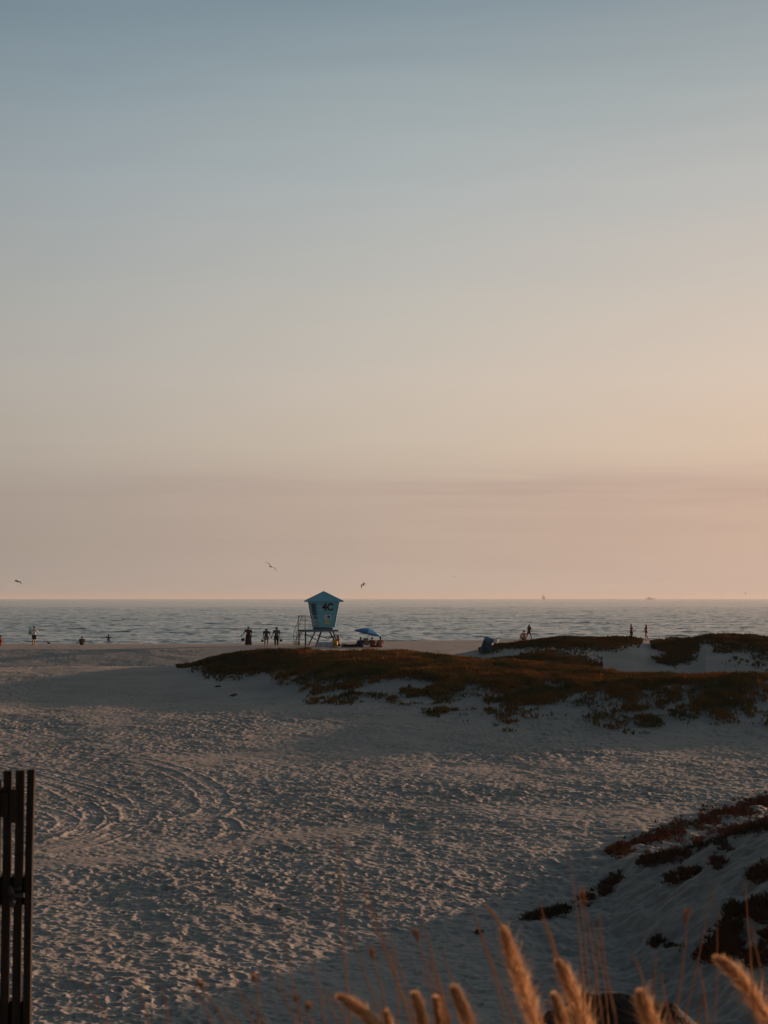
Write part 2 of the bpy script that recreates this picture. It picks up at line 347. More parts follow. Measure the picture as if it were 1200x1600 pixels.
for (yb, s, w, thr) in ((178, 1, 1.3, 0.45), (170, 5, 1.3, 0.35)):
    xs = np.arange(-75, 85, 0.8); yl = yb+5*fbm(xs/30.0, xs*0+s, 3, 500+s)+0.05*xs
    on = vnoise(xs/7.0, xs*0+yb, 540) ; ww = 0.7*w*np.clip((on-thr)*3, 0, 1)*np.clip(1.8*vnoise(xs/1.9, xs*0+yb, 541)-0.35, 0, 2)
    for i in range(len(xs)-1):
        if ww[i] <= 0.05 and ww[i+1] <= 0.05: continue
        n0 = len(fv_); top = -0.76 if yb in (185.0,) else (-0.76 if yb == 202 else -0.86)
        for q in (i, i+1):
            fv_ += [(xs[q], yl[q]-ww[q]*0.5, top-0.25), (xs[q], yl[q], top+0.05), (xs[q], yl[q]+ww[q]*0.5, top-0.25)]
        ff_ += [(n0, n0+3, n0+4, n0+1), (n0+1, n0+4, n0+5, n0+2)]
me = np_mesh('foam', fv_, ff_, True)
tag(link_mesh('sea_foam', me, fm), 'thin broken lines of white foam on the shallows along the beach', 'foam', kind='stuff')

# ------------------------------------------------------------------ ice plant
def iceplant_mat(name, greens, tl_=0.35):
    m = bpy.data.materials.new(name); m.use_nodes = True; t = m.node_tree; t.nodes.clear()
    g = N(t, 'ShaderNodeNewGeometry'); n = N(t, 'ShaderNodeTexNoise'); n.inputs['Scale'].default_value = 0.45; n.inputs['Detail'].default_value = 4; t.links.new(g.outputs['Position'], n.inputs[0])
    c = ramp(t, n.outputs[0], greens)
    r = mixc(t, math_n(t, 'MULTIPLY', g.outputs['Random Per Island'], 0.4), c, (0.20,0.105,0.05,1))
    d = N(t, 'ShaderNodeBsdfDiffuse'); tr = N(t, 'ShaderNodeBsdfTranslucent'); mx = N(t, 'ShaderNodeMixShader'); mx.inputs[0].default_value = tl_
    t.links.new(r, d.inputs[0]); t.links.new(mixc(t, 1.0, r, (1.65,1.4,1.0,1), 'MULTIPLY'), tr.inputs[0]); t.links.new(d.outputs[0], mx.inputs[1]); t.links.new(tr.outputs[0], mx.inputs[2])
    out = N(t, 'ShaderNodeOutputMaterial'); t.links.new(mx.outputs[0], out.inputs[0])
    return m
GREEN = iceplant_mat('ice_plant_far', [(0.36,(0.34,0.195,0.075)),(0.5,(0.28,0.19,0.08)),(0.62,(0.15,0.155,0.07))])
OLIVE = iceplant_mat('ice_plant_back', [(0.36,(0.22,0.14,0.06)),(0.6,(0.12,0.125,0.06))])
RED = iceplant_mat('ice_plant_near', [(0.38,(0.19,0.09,0.06)),(0.5,(0.15,0.09,0.06)),(0.62,(0.11,0.09,0.055))], 0.18)
mat_soil = varied('ice_plant_runners', (0.055,0.042,0.028), (0.09,0.065,0.04), 3, 0.9, 0.02)

def leaf_tufts(x, y, z, size, nleaf, spread=0.8, wr=0.13, sides=3):
    """finger-leaf clusters: each leaf a tapered spike"""
    n = len(x); VV = []; FF = []
    x = np.repeat(x, nleaf); y = np.repeat(y, nleaf); z = np.repeat(z, nleaf); s = np.repeat(size, nleaf)*rng.uniform(0.6, 1.15, n*nleaf)
    az = rng.uniform(0, 2*np.pi, n*nleaf); ti = rng.uniform(0.05, spread, n*nleaf)
    dx = np.cos(az)*np.sin(ti); dy = np.sin(az)*np.sin(ti); dzz = np.cos(ti)
    bx = x+dx*s*0.25; by = y+dy*s*0.25; bz = z
    px_ = -np.sin(az); py_ = np.cos(az)
    qx = -np.cos(az)*np.cos(ti); qy = -np.sin(az)*np.cos(ti); qz = np.sin(ti)
    w = s*wr; rings = []
    for (h, f) in ((0.0, 0.75), (0.6, 1.0)):
        for kk in range(sides):
            a = 2*np.pi*kk/sides; ca, sa = math.cos(a)*f, math.sin(a)*f
            rings.append(np.stack([bx+dx*s*h+(px_*ca+qx*sa)*w, by+dy*s*h+(py_*ca+qy*sa)*w, bz+dzz*s*h+qz*sa*w], 1))
    rings.append(np.stack([bx+dx*s*1.05, by+dy*s*1.05, bz+dzz*s*1.08], 1))
    per = 2*sides+1; V = np.stack(rings, 1).reshape(-1, 3)
    o = (np.arange(n*nleaf)*per)[:,None]; F4 = []
    for kk in range(sides):
        k2 = (kk+1) % sides
        F4.append(np.concatenate([o+kk, o+k2, o+sides+k2], 1)); F4.append(np.concatenate([o+kk, o+sides+k2, o+sides+kk], 1)); F4.append(np.concatenate([o+sides+kk, o+sides+k2, o+2*sides], 1))
    return V, np.concatenate(F4, 0)

def mat_field(label, edge, farpts, count, size, mat, thick, holes=0.0, nl=5, ragged=1.6, seed=0, clumpy=0.0):
    """edge: near border as pixels (px, v) laid on the terrain; farpts: (px, y) of the far border"""
    E = np.array(edge, float); ex, ey = raycast(E[:,0], E[:,1], 40)
    eu = (E[:,0]-600)/F; FP = np.array(farpts, float); fu = (FP[:,0]-600)/F
    u0, u1 = eu.min(), eu.max()
    def mask(x, y):
        u = x/y; yn = np.interp(u, eu, ey); yf = np.interp(u, fu, FP[:,1])
        nn = fbm(x/2.2, y/2.6, 3, 600+seed)+1.1*fbm(x/0.45, y/0.8, 2, 620+seed)*max(1,ragged)/1.3; dn = (y-yn)/3.0+nn*ragged*0.9; df = (yf-y)/2.0+nn*0.6
        en = np.minimum(u-u0, u1-u)*y/1.5+nn*1.1
        if u1 > 0.3: en = (u-u0)*y/1.5+nn*0.5
        hole = fbm(x/1.3+50, y/2.2, 3, 640+seed)
        mval = np.minimum(np.minimum(dn, df), en)
        if holes: mval = np.minimum(mval, (hole+0.95-holes)*3.0 + 0.5*fbm(x/0.4, y/0.6, 2, 660+seed) + 3.0*smooth((y-yn-2.5)/5.0))
        return mval
    # woody runners and packed foliage underneath
    uu = np.arange(u0, u1, 0.0016 if count > 9000 else 0.0012); yy = np.arange(ey.min()-3, FP[:,1].max()+3, 0.22)
    X = uu[None,:]*yy[:,None]; Yg = np.repeat(yy[:,None], len(uu), 1); mv = mask(X.ravel(), Yg.ravel()).reshape(X.shape)
    Zg = height(X.ravel(), Yg.ravel()).reshape(X.shape) + np.minimum(0.02+thick*np.sqrt(np.clip(mv, 0, 1.2)), thick)*(0.35+0.6*vnoise(X/0.45, Yg/0.45, 9)+0.9*vnoise(X/1.6, Yg/1.8, 12)) - 0.05*(mv < 0.05)
    keep = (mv[:-1,:-1] > 0.45) & (mv[1:,1:] > 0.45)
    ny, nx = X.shape; ii = (np.arange(ny-1)[:,None]*nx + np.arange(nx-1)[None,:])[keep]
    FA = np.stack([ii, ii+1, ii+nx+1, ii+nx], 1); used, inv = np.unique(FA, return_inverse=True)
    V0 = np.stack([X.ravel(), Yg.ravel(), Zg.ravel()], 1)[used]; F0 = inv.reshape(FA.shape)
    F0 = np.concatenate([F0[:,[0,1,2]], F0[:,[0,2,3]]], 0)
    # leaf clusters
    xs, ys = [], []; tot = 0
    while tot < count:
        u = rng.uniform(u0, u1, count); y = rng.uniform(ey.min()-3, FP[:,1].max()+3, count); x = u*y; mv = mask(x, y)
        ok = mv > -1.2*rng.random(count)**3.5-0.02; xs.append(x[ok]); ys.append(y[ok]); tot += ok.sum()
    x = np.concatenate(xs)[:count]; y = np.concatenate(ys)[:count]; mv = mask(x, y)
    z = height(x, y)+np.minimum(0.02+thick*np.sqrt(np.clip(mv, 0, 1.2)), thick)*(0.35+0.3+0.9*vnoise(x/1.6, y/1.8, 12))*0.85
    s = size*(0.6+1.3*rng.random(count)**2.2)*(0.55+0.9*vnoise(x/0.8, y/0.8, 77))
    V1, F1 = leaf_tufts(x, y, z, s, nl)
    me = np_mesh('ice_plant', np.concatenate([V0, V1]), np.concatenate([F0, F1+len(V0)]), False)
    o = link_mesh('ice_plant', me, mat_soil); me.materials.append(mat)
    mi = np.ones(len(F0)+len(F1), np.int32); mi[:len(F0)] = 1; me.polygons.foreach_set('material_index', mi)
    tag(o, label, 'ice plant', 'mats of ice plant on the dunes', 'stuff'); return o

mat_field('broad orange brown ice plant mat along the crest of the middle dune ridge',
  [(425,1052),(450,1063),(480,1077),(520,1084),(560,1080),(600,1081),(640,1090),(690,1094),(740,1101),(790,1108),(830,1096),(870,1083),(905,1096),(940,1113),(980,1127),(1010,1124),(1040,1108),(1080,1103),(1130,1111),(1175,1104),(1215,1092),(1260,1100),(1330,1100)],
  [(400,87),(480,87),(650,82),(760,77),(930,71),(1060,66),(1200,64),(1400,62)], 85000, 0.105, GREEN, 0.17, holes=1.02, nl=3, seed=1)
mat_field('dark ice plant tongue at the left tip of the middle dune ridge',
  [(318,1052),(345,1056),(380,1048),(430,1040),(470,1032),(505,1026)],
  [(300,98),(340,97),(430,91),(520,86)], 12000, 0.11, OLIVE, 0.12, holes=0.6, ragged=1.0, seed=2)
mat_field('thin ice plant sliver lying left of the middle ridge, farthest left of all the mats',
  [(278,1043),(300,1044),(330,1038),(352,1034)], [(270,103),(310,101),(360,98)], 4000, 0.10, OLIVE, 0.05, holes=0.6, ragged=1.4, seed=3)
mat_field('smooth green ice plant mound between the middle ridge and the back ridge',
  [(736,1036),(780,1040),(840,1042),(900,1046),(940,1048)], [(730,91),(800,89),(860,89),(945,84)], 10000, 0.10, OLIVE, 0.09, ragged=0.4, seed=4)
mat_field('long dark green ice plant mat on the back ridge behind the tilted blue barrel',
  [(748,1017),(800,1011),(850,1009),(900,1010),(950,1009),(1000,1006),(1012,1003)], [(730,101),(800,102),(900,102),(1015,101)], 14000, 0.11, OLIVE, 0.16, ragged=0.45, seed=5)
mat_field('square hanging ice plant patch on the sandy face below the back ridge',
  [(1016,1018),(1026,1030),(1048,1035),(1072,1024),(1090,1014)], [(1012,95),(1050,95),(1090,95)], 6000, 0.11, OLIVE, 0.08, ragged=1.2, holes=0.9, seed=6)
mat_field('dark ice plant mat on the back ridge at the right edge of the view',
  [(1112,1010),(1130,1016),(1160,1018),(1185,1030),(1220,1036),(1330,1036)], [(1110,99),(1150,100),(1330,99)], 13000, 0.12, OLIVE, 0.12, holes=0.8, ragged=1.0, seed=7)
mat_field('low ice plant strip on the crest joining the back ridge patches',
  [(1016,1009),(1050,1010),(1085,1009),(1100,1003),(1140,1002),(1170,1005)], [(1016,101),(1090,101),(1170,101)], 4500, 0.12, OLIVE, 0.12, ragged=0.25, seed=8)

def near_patch(label, strokes, per, mat=RED, size=0.072, gap=0.60):
    """strokes: list of polylines [(px,v,halfwidth px)] laid on the right dune"""
    pts = []
    for st in strokes:
        A = np.array(st, float); L = np.concatenate([[0], np.cumsum(np.hypot(np.diff(A[:,0]), np.diff(A[:,1])))])
        n = int(0.8*per*max(L[-1], 12)*A[:,2].mean()/100)+8
        t = rng.uniform(0, L[-1], n) if L[-1] > 0 else np.zeros(n)
        px_ = np.interp(t, L, A[:,0]); v_ = np.interp(t, L, A[:,1]); w = np.interp(t, L, A[:,2])
        g = vnoise(t/9.0+st[0][0], t*0, 88)
        pts.append(np.stack([px_+rng.normal(0, 7, n)*np.minimum(1, w/8), v_+rng.normal(0, 0.50, n)*w*(0.2+1.3*g)], 1)[g+0.35*vnoise(t/2.5, t*0+st[0][1], 89) > gap])
    P = np.concatenate(pts); x, y = raycast(P[:,0], P[:,1], 8, 40)
    ok = y < 38; x = x[ok]; y = y[ok]; n = len(x)
    s = size*rng.uniform(0.55, 1.3, n); z = height(x, y)+rng.uniform(-0.01, 0.05, n)
    V1, F1 = leaf_tufts(x, y, z, s, 9, spread=1.15, wr=0.085, sides=4)
    o = link_mesh('ice_plant', np_mesh('ice_plant', V1, F1, False), mat)
    tag(o, label, 'ice plant', 'trailing ice plant on the near right dune', 'stuff'); return o
near_patch('rusty red ice plant fringe along the crest of the near right dune', [[(952,1332,4),(1000,1318,9),(1050,1300,12),(1100,1283,13),(1150,1268,11),(1200,1256,10),(1290,1236,10)], [(1160,1263,6),(1200,1250,6)]], 85, gap=0.46)
near_patch('second red ice plant trail running just below the near dune crest', [[(960,1340,4),(990,1332,4)], [(985,1352,4),(1015,1348,6),(1060,1336,9),(1095,1318,10),(1130,1302,8),(1165,1296,8),(1210,1286,7),(1290,1270,7)], [(1000,1346,5),(1030,1340,6)]], 75, gap=0.5)
near_patch('hanging reddish ice plant clump below the crest trails of the near dune', [[(1130,1318,12),(1126,1338,12),(1118,1352,7)], [(1103,1345,8),(1108,1342,8)], [(1085,1366,4),(1088,1364,4)]], 110)
near_patch('small ice plant sprigs alone on the bare shaded sand of the near dune', [[(1040,1377,7),(1050,1374,7)], [(1066,1370,5),(1072,1368,5)], [(1180,1370,8),(1215,1360,8)]], 120)
near_patch('thin dark ice plant chain crossing the foot of the near right dune', [[(815,1438,4),(850,1432,4),(880,1424,5),(905,1412,8),(925,1402,9),(945,1392,10),(958,1380,8),(968,1372,4)]], 80)
near_patch('large dark ice plant patch low on the near dune at the right edge', [[(1140,1425,7),(1170,1420,10),(1215,1418,12),(1280,1418,12)], [(1160,1432,7),(1200,1436,8)], [(1110,1478,14),(1135,1462,20),(1150,1448,16)], [(1075,1494,12),(1110,1492,14),(1150,1482,14)], [(1022,1478,7),(1028,1476,7)], [(1045,1484,5),(1065,1486,6)], [(1160,1505,12),(1215,1490,16)], [(1190,1466,6),(1220,1462,6)]], 85)

# bits of dry wrack on the open sand
def debris(px, v, s):
    x, y = raycast([px], [v], 12); x = float(x[0]); y = float(y[0])
    bm = bmesh.new(); bmesh.ops.create_icosphere(bm, subdivisions=2, radius=s)
    for q in bm.verts:
        nn = 0.6+0.8*random.random(); q.co = Vector((q.co.x*1.6*nn, q.co.y*nn, q.co.z*0.45*nn))
    me = bpy.data.meshes.new('kelp_clump'); bm.to_mesh(me); bm.free()
    o = link_mesh('kelp_clump', me, mat_soil); o.location = (x, y, hz(x, y)+s*0.1); o.rotation_euler.z = random.random()*3; return o
tag(debris(341,1073,0.14), 'small dark kelp clump on sand, left one of the near pair below the dune tip', 'kelp', 'dark clumps on the sand')
tag(debris(365,1087,0.17), 'dark kelp clump on shaded sand, nearest and lowest of the pair below the dune tip', 'kelp', 'dark clumps on the sand')
tag(debris(437,1421,0.035), 'tiny dark kelp crumb among the footprints in the sunlit foreground', 'kelp', 'dark clumps on the sand')
tag(debris(748,1455,0.06), 'flat dark twig of kelp on the shaded sand behind the grass plumes', 'kelp', 'dark clumps on the sand')
tag(debris(1010,1123,0.15), 'dark kelp clump beside the hanging ice plant in the middle ridge shade', 'kelp', 'dark clumps on the sand')

# ------------------------------------------------------------------ mesh helpers for objects
def bm_box(bm, c, s, rot=None):
    r = bmesh.ops.create_cube(bm, size=1.0); mtx = Matrix.Translation(c) @ (rot.to_matrix().to_4x4() if rot else Matrix()) @ Matrix.Diagonal((*s, 1))
    bmesh.ops.transform(bm, matrix=mtx, verts=r['verts']); return r['verts']
def bm_beam(bm, a, b, w, h=None):
    a = Vector(a); b = Vector(b); d = b-a; h = h or w
    q = d.to_track_quat('Z', 'Y'); r = bmesh.ops.create_cube(bm, size=1.0)
    bmesh.ops.transform(bm, matrix=Matrix.Translation((a+b)/2) @ q.to_matrix().to_4x4() @ Matrix.Diagonal((w, h, d.length, 1)), verts=r['verts'])
def bm_tube(bm, pts, rad, n=8, cap=True, flat=1.0):
    pts = [Vector(p) for p in pts]; rings = []
    if isinstance(rad, (int, float)): rad = [rad]*len(pts)
    for i, p in enumerate(pts):
        d = (pts[min(i+1, len(pts)-1)]-pts[max(i-1, 0)]).normalized(); q = d.to_track_quat('Z', 'Y')
        rings.append([bm.verts.new(p+q @ Vector((math.cos(2*math.pi*k/n)*rad[i], math.sin(2*math.pi*k/n)*rad[i]*flat, 0))) for k in range(n)])
    for i in range(len(rings)-1):
        for k in range(n): bm.faces.new((rings[i][k], rings[i][(k+1)%n], rings[i+1][(k+1)%n], rings[i+1][k]))
    if cap: bm.faces.new(rings[0][::-1]); bm.faces.new(rings[-1])
def bm_ell(bm, c, r, seg_=14, rot=None):
    v = bmesh.ops.create_uvsphere(bm, u_segments=seg_, v_segments=max(8, seg_*2//3), radius=1)['verts']
    bmesh.ops.transform(bm, matrix=Matrix.Translation(c) @ (rot.to_matrix().to_4x4() if rot else Matrix()) @ Matrix.Diagonal((*r, 1)), verts=v)
def finish(name, bm, mat, parent=None, smooth_=False, bevel=0):
    if bevel: bmesh.ops.bevel(bm, geom=list(bm.edges), offset=bevel, segments=1, affect='EDGES')
    bmesh.ops.recalc_face_normals(bm, faces=bm.faces)
    me = bpy.data.meshes.new(name); bm.to_mesh(me); bm.free()
    if smooth_: me.polygons.foreach_set('use_smooth', [True]*len(me.polygons))
    return link_mesh(name, me, mat, parent)
def remesh(bm, name, mat, parent, voxel=0.014, ratio=0.35, sm=4):
    """fuse overlapping volumes into one continuous skin"""
    bmesh.ops.recalc_face_normals(bm, faces=bm.faces)
    me = bpy.data.meshes.new(name); bm.to_mesh(me); bm.free(); o = bpy.data.objects.new(name, me); col.objects.link(o)
    r = o.modifiers.new('r', 'REMESH'); r.mode = 'VOXEL'; r.voxel_size = voxel
    s = o.modifiers.new('s', 'SMOOTH'); s.factor = 0.5; s.iterations = sm
    d = o.modifiers.new('d', 'DECIMATE'); d.ratio = ratio
    dg = bpy.context.evaluated_depsgraph_get(); me2 = bpy.data.meshes.new_from_object(o.evaluated_get(dg)); o.modifiers.clear(); o.data = me2; bpy.data.meshes.remove(me)
    me2.name = name; me2.materials.clear(); me2.materials.append(mat); me2.polygons.foreach_set('use_smooth', [True]*len(me2.polygons))
    o.parent = parent; return o

# ------------------------------------------------------------------ lifeguard tower
blue = varied('tower_blue_paint', (0.13,0.45,0.56), (0.16,0.51,0.62), 2.2, 0.55, 0.004)
blue_roof = varied('tower_roof_paint', (0.11,0.39,0.50), (0.14,0.45,0.57), 3, 0.55, 0.004)
blue_dark = varied('recess_shade_blue', (0.03,0.11,0.17), (0.04,0.13,0.2), 3, 0.7)  # darkened blue, shade of the window recess put into the colour
timber = varied('grey_timber', (0.16,0.13,0.10), (0.25,0.21,0.17), 6, 0.85, 0.004, stretch=(1,1,0.2))
black_p = varied('black_paint', (0.012,0.013,0.016), (0.025,0.025,0.028), 10, 0.6)
white_p = varied('white_board', (0.62,0.63,0.64), (0.75,0.75,0.75), 6, 0.5)
yellow_p = varied('yellow_plastic', (0.72,0.42,0.03), (0.8,0.5,0.05), 8, 0.5)
TY = 134.0; tp = pix(507, 1008, TY); tz = hz(tp.x, TY)
TWR = empty('lifeguard_tower', (tp.x, TY, tz), math.radians(-22.6)*-1)
TWR.rotation_euler.z = math.radians(22); TWR.scale = (1.05,)*3; TWR.location.x -= 0.08
tag(TWR, 'blue lifeguard tower marked 4C with pyramid roof and flared cabin on stilts', 'lifeguard tower')
# cabin: flared upward, plan centred at origin; local -Y face looks at the camera
zb, zt = 1.66, 4.02; wb, wt = 0.75, 1.09
def flare(z): return wb+(wt-wb)*(z-zb)/(zt-zb)
def quad_slab(bm, p, n, th):
    n = Vector(n).normalized(); v = [bm.verts.new(Vector(q)) for q in p]; v2 = [bm.verts.new(Vector(q)-n*th) for q in p]
    bm.faces.new(v); bm.faces.new(v2[::-1])
    for i in range(len(p)): bm.faces.new((v[i], v2[i], v2[(i+1)%len(p)], v[(i+1)%len(p)]))
bm = bmesh.new()
quad_slab(bm, [(-wb,-wb,zb),(wb,-wb,zb),(wt,-wt,zt),(-wt,-wt,zt)], (0,-1,0), 0.06)
quad_slab(bm, [(wb,-wb,zb),(wb,wb,zb),(wt,wt,zt),(wt,-wt,zt)], (1,0,0), 0.06)
quad_slab(bm, [(wb,wb,zb),(-wb,wb,zb),(-wt,wt,zt),(wt,wt,zt)], (0,1,0), 0.06)
# left face with a window opening: sill wall, jambs, head
def lf(y0, y1, z0, z1):
    quad_slab(bm, [(-flare(z0), y1*flare(z0), z0), (-flare(z0), y0*flare(z0), z0), (-flare(z1), y0*flare(z1), z1), (-flare(z1), y1*flare(z1), z1)], (-1,0,0), 0.06)
lf(-1,1,zb,2.45); lf(-1,1,3.75,zt); lf(0.45,1,2.45,3.75); lf(-1,-0.72,2.45,3.75)
bm_box(bm, (0,0,zb+0.03), (2*wb-0.13,2*wb-0.13,0.06))
cabin = finish('cabin', bm, blue, TWR)
for s in (-1,1):      # battens on the corners and horizontal trims
    bm = bmesh.new(); bm_beam(bm, (s*(wb+0.01),-wb-0.012,zb), (s*(wt+0.01),-wt-0.012,zt), 0.07, 0.05)
    finish('corner_batten', bm, blue_roof, cabin); bm = bmesh.new(); bm_beam(bm, (-wb-0.012,s*(wb-0.02),zb), (-wt-0.012,s*(wt-0.02),zt), 0.05, 0.07)
    finish('corner_batten', bm, blue_roof, cabin); bm = bmesh.new()
bm_box(bm, (0,-flare(2.88)-0.014,2.88), (2*flare(2.88)-0.12,0.025,0.035))
finish('trim_strip', bm, blue_roof, cabin)
bm = bmesh.new(); quad_slab(bm, [(-0.86,0.36,2.5),(-0.83,-0.6,2.5),(-0.92,-0.66,3.7),(-0.95,0.4,3.7)], (-1,0,0), 0.02)
finish('recess_shade_panel', bm, blue_dark, cabin)  # dark panel filling the opening, painted as the recess shade
# roof
bm = bmesh.new(); e = 1.38; za, ze = 4.86, 3.99
vs = [bm.verts.new((sx_*e, sy_*e, ze)) for sx_, sy_ in ((-1,-1),(1,-1),(1,1),(-1,1))]; vl = [bm.verts.new((sx_*(e-0.015), sy_*(e-0.015), ze-0.07)) for sx_, sy_ in ((-1,-1),(1,-1),(1,1),(-1,1))]
ap = bm.verts.new((0,0,za)); [bm.faces.new((vs[i], vs[(i+1)%4], ap)) for i in range(4)]; bm.faces.new(vl[::-1]); [bm.faces.new((vl[i], vl[(i+1)%4], vs[(i+1)%4], vs[i])) for i in range(4)]
roof = finish('roof', bm, blue_roof, TWR)
bm = bmesh.new()
for i in range(4):
    sx_, sy_ = ((-1,-1),(1,-1),(1,1),(-1,1))[i]; bm_beam(bm, (sx_*e,sy_*e,ze+0.01), (0,0,za+0.01), 0.06, 0.035)
finish('ridge_cap', bm, blue, roof)
# lettering
def text_part(body, size, loc, mat, parent, tilt, name, ext=0.006):
    cu = bpy.data.curves.new(name, 'FONT'); cu.body = body; cu.size = size; cu.align_x = 'CENTER'; cu.align_y = 'CENTER'; cu.extrude = ext; cu.offset = 0.035
    o = bpy.data.objects.new(name, cu); col.objects.link(o); dg = bpy.context.evaluated_depsgraph_get()
    me = bpy.data.meshes.new_from_object(o.evaluated_get(dg)); bpy.data.objects.remove(o); me.materials.clear()
    o = link_mesh(name, me, mat, parent); o.location = loc; o.rotation_euler = (math.pi/2+tilt, 0, 0); return o
tl = math.atan((wt-wb)/(zt-zb))
text_part('4C', 0.86, (0.02,-flare(3.44)-0.012,3.44), black_p, cabin, tl, 'lettering')
def face_board(name, x, z, w, h, mat, parent, off=0.012, shape_='box'):
    bm = bmesh.new()
    if shape_ == 'box': bm_box(bm, (0,0,0), (w,0.016,h))
    elif shape_ == 'oval': bm_ell(bm, (0,0,0), (w/2,0.008,h/2), 16)
    elif shape_ == 'diamond': bm_box(bm, (0,0,0), (w*0.72,0.016,h*0.72), Euler((0,math.pi/4,0)))
    o = finish(name, bm, mat, parent); o.location = (x,-flare(z)-off,z); o.rotation_euler = (tl,0,0); return o
sb = face_board('notice_board', 0.07, 2.55, 0.62, 0.38, white_p, cabin)
blu_em = varied('emblem_blue', (0.02,0.06,0.30), (0.03,0.09,0.38), 10, 0.5)
bm = bmesh.new()
for k_ in range(5):
    a = k_*2*math.pi/5+0.3; bm_ell(bm, (0.09+0.085*math.cos(a), -0.013, 0.03+0.075*math.sin(a)), (0.075,0.006,0.065), 8)
finish('emblem', bm, blu_em, sb)
bm = bmesh.new(); bm_box(bm, (-0.17,-0.012,0.05), (0.16,0.006,0.03)); bm_box(bm, (-0.17,-0.012,-0.04), (0.2,0.006,0.025)); bm_box(bm, (0.02,-0.012,-0.13), (0.44,0.006,0.022))
finish('print_lines', bm, black_p, sb)
face_board('hazard_sign', 0.03, 2.1, 0.40, 0.40, yellow_p, cabin, shape_='diamond')
# deck, legs, braces
bm = bmesh.new(); bm_box(bm, (-0.55,-0.1,1.42), (3.1,1.9,0.06))
bm_box(bm, (-0.55,-1.07,1.36), (3.1,0.05,0.16)); bm_box(bm, (-2.12,-0.1,1.36), (0.05,1.9,0.16)); bm_box(bm, (-0.1,-0.5,1.55), (1.5,0.1,0.18)); bm_box(bm, (-0.1,0.5,1.55), (1.5,0.1,0.18))
finish('deck', bm, varied('deck_blue_timber', (0.05,0.15,0.22), (0.10,0.2,0.26), 4, 0.8), TWR)
dark_t = varied('dark_timber', (0.045,0.055,0.065), (0.08,0.09,0.10), 6, 0.8, stretch=(1,1,0.2))
for (a, b_) in (((-0.5,-0.8,1.36),(-1.15,-1.0,-0.2)), ((0.45,-0.8,1.62),(1.1,-1.0,-0.2)), ((0.6,0.7,1.62),(1.65,0.75,-0.2)), ((-0.5,0.7,1.36),(-1.2,1.0,-0.2)), ((-2.05,-1.0,1.34),(-2.05,-1.0,-0.2)), ((-2.05,0.8,1.34),(-2.05,0.8,-0.2))):
    bm = bmesh.new(); bm_beam(bm, a, b_, 0.11); finish('leg', bm, dark_t, TWR)
for (a, b_) in (((-0.95,-0.97,1.0),(0.1,-0.93,0.62)), ((0.1,-0.93,0.62),(0.85,-0.95,1.0)), ((-2.05,-1.0,1.1),(-1.0,-0.98,0.55))):
    bm = bmesh.new(); bm_beam(bm, a, b_, 0.07); finish('brace', bm, dark_t, TWR)
pale_t = varied('pale_rail', (0.48,0.42,0.35), (0.6,0.53,0.45), 6, 0.8)
bm = bmesh.new()
for z_ in (1.95, 2.3, 2.68): bm_beam(bm, (-2.1,-1.02,z_), (-0.85,-1.02,z_), 0.05); bm_beam(bm, (-2.1,-1.02,z_), (-2.1,0.82,z_), 0.05)
for x_ in (-2.1,-1.35): bm_beam(bm, (x_,-1.02,1.44), (x_,-1.02,2.72), 0.06)
bm_beam(bm, (-2.1,0.82,1.44), (-2.1,0.82,2.72), 0.06)
finish('railing', bm, pale_t, TWR)
bm = bmesh.new()
for y_ in (-0.5,0.2):
    bm_beam(bm, (-2.2,y_,1.42), (-2.75,y_,-0.15), 0.07); bm_beam(bm, (-2.2,y_,2.68), (-2.75,y_,1.1), 0.045); bm_beam(bm, (-2.75,y_,1.1), (-2.72,y_,-0.1), 0.045)
for i in range(6): bm_box(bm, (-2.25-0.08*i,-0.15,1.25-0.22*i), (0.2,0.74,0.035))
finish('ladder', bm, pale_t, TWR)

# things at the tower's feet
def place(px, v, d):
    p = pix(px, v, d); return (p.x, d, hz(p.x, d))
p = place(511, 1007, 131.5)
bm = bmesh.new()
prof = [(-0.95,0),(-0.92,0.34),(-0.7,0.46),(0.75,0.44),(0.95,0.28),(0.97,0)]
a_ = [bm.verts.new((x,-0.3,z)) for x,z in prof]; b__ = [bm.verts.new((x*0.97,0.3,z*0.95)) for x,z in prof]
bm.faces.new(a_[::-1]); bm.faces.new(b__); [bm.faces.new((a_[i], a_[(i+1)%6], b__[(i+1)%6], b__[i])) for i in range(6)]
pale_cover = varied('pale_cover', (0.66,0.68,0.70), (0.74,0.75,0.76), 4, 0.7, 0.01)
o = finish('storage_locker', bm, pale_cover, None, bevel=0.02); o.location = p; tag(o, 'long low pale grey storage locker on the sand under the blue tower', 'locker')
for x in (-0.6,0,0.6): bm = bmesh.new(); bm_box(bm, (x,-0.31,0.2), (0.03,0.03,0.34)); finish('strap', bm, timber, o)
p = place(524.5, 1007, 131)
o = empty('yellow_bucket', p); tag(o, 'yellow lidded drum on the sand at the right end of the pale locker', 'drum')
bm = bmesh.new(); bm_tube(bm, [(0,0,0),(0,0,0.05),(0,0,0.3),(0,0,0.5)], [0.17,0.18,0.195,0.2], 18); finish('body', bm, yellow_p, o, True)
bm = bmesh.new(); bm_tube(bm, [(0,0,0.5),(0,0,0.55),(0,0,0.56)], [0.215,0.215,0.15], 18); finish('lid', bm, yellow_p, o, True)
bm = bmesh.new(); bm_box(bm, (0,-0.196,0.28), (0.14,0.02,0.14)); finish('sticker', bm, black_p, o)

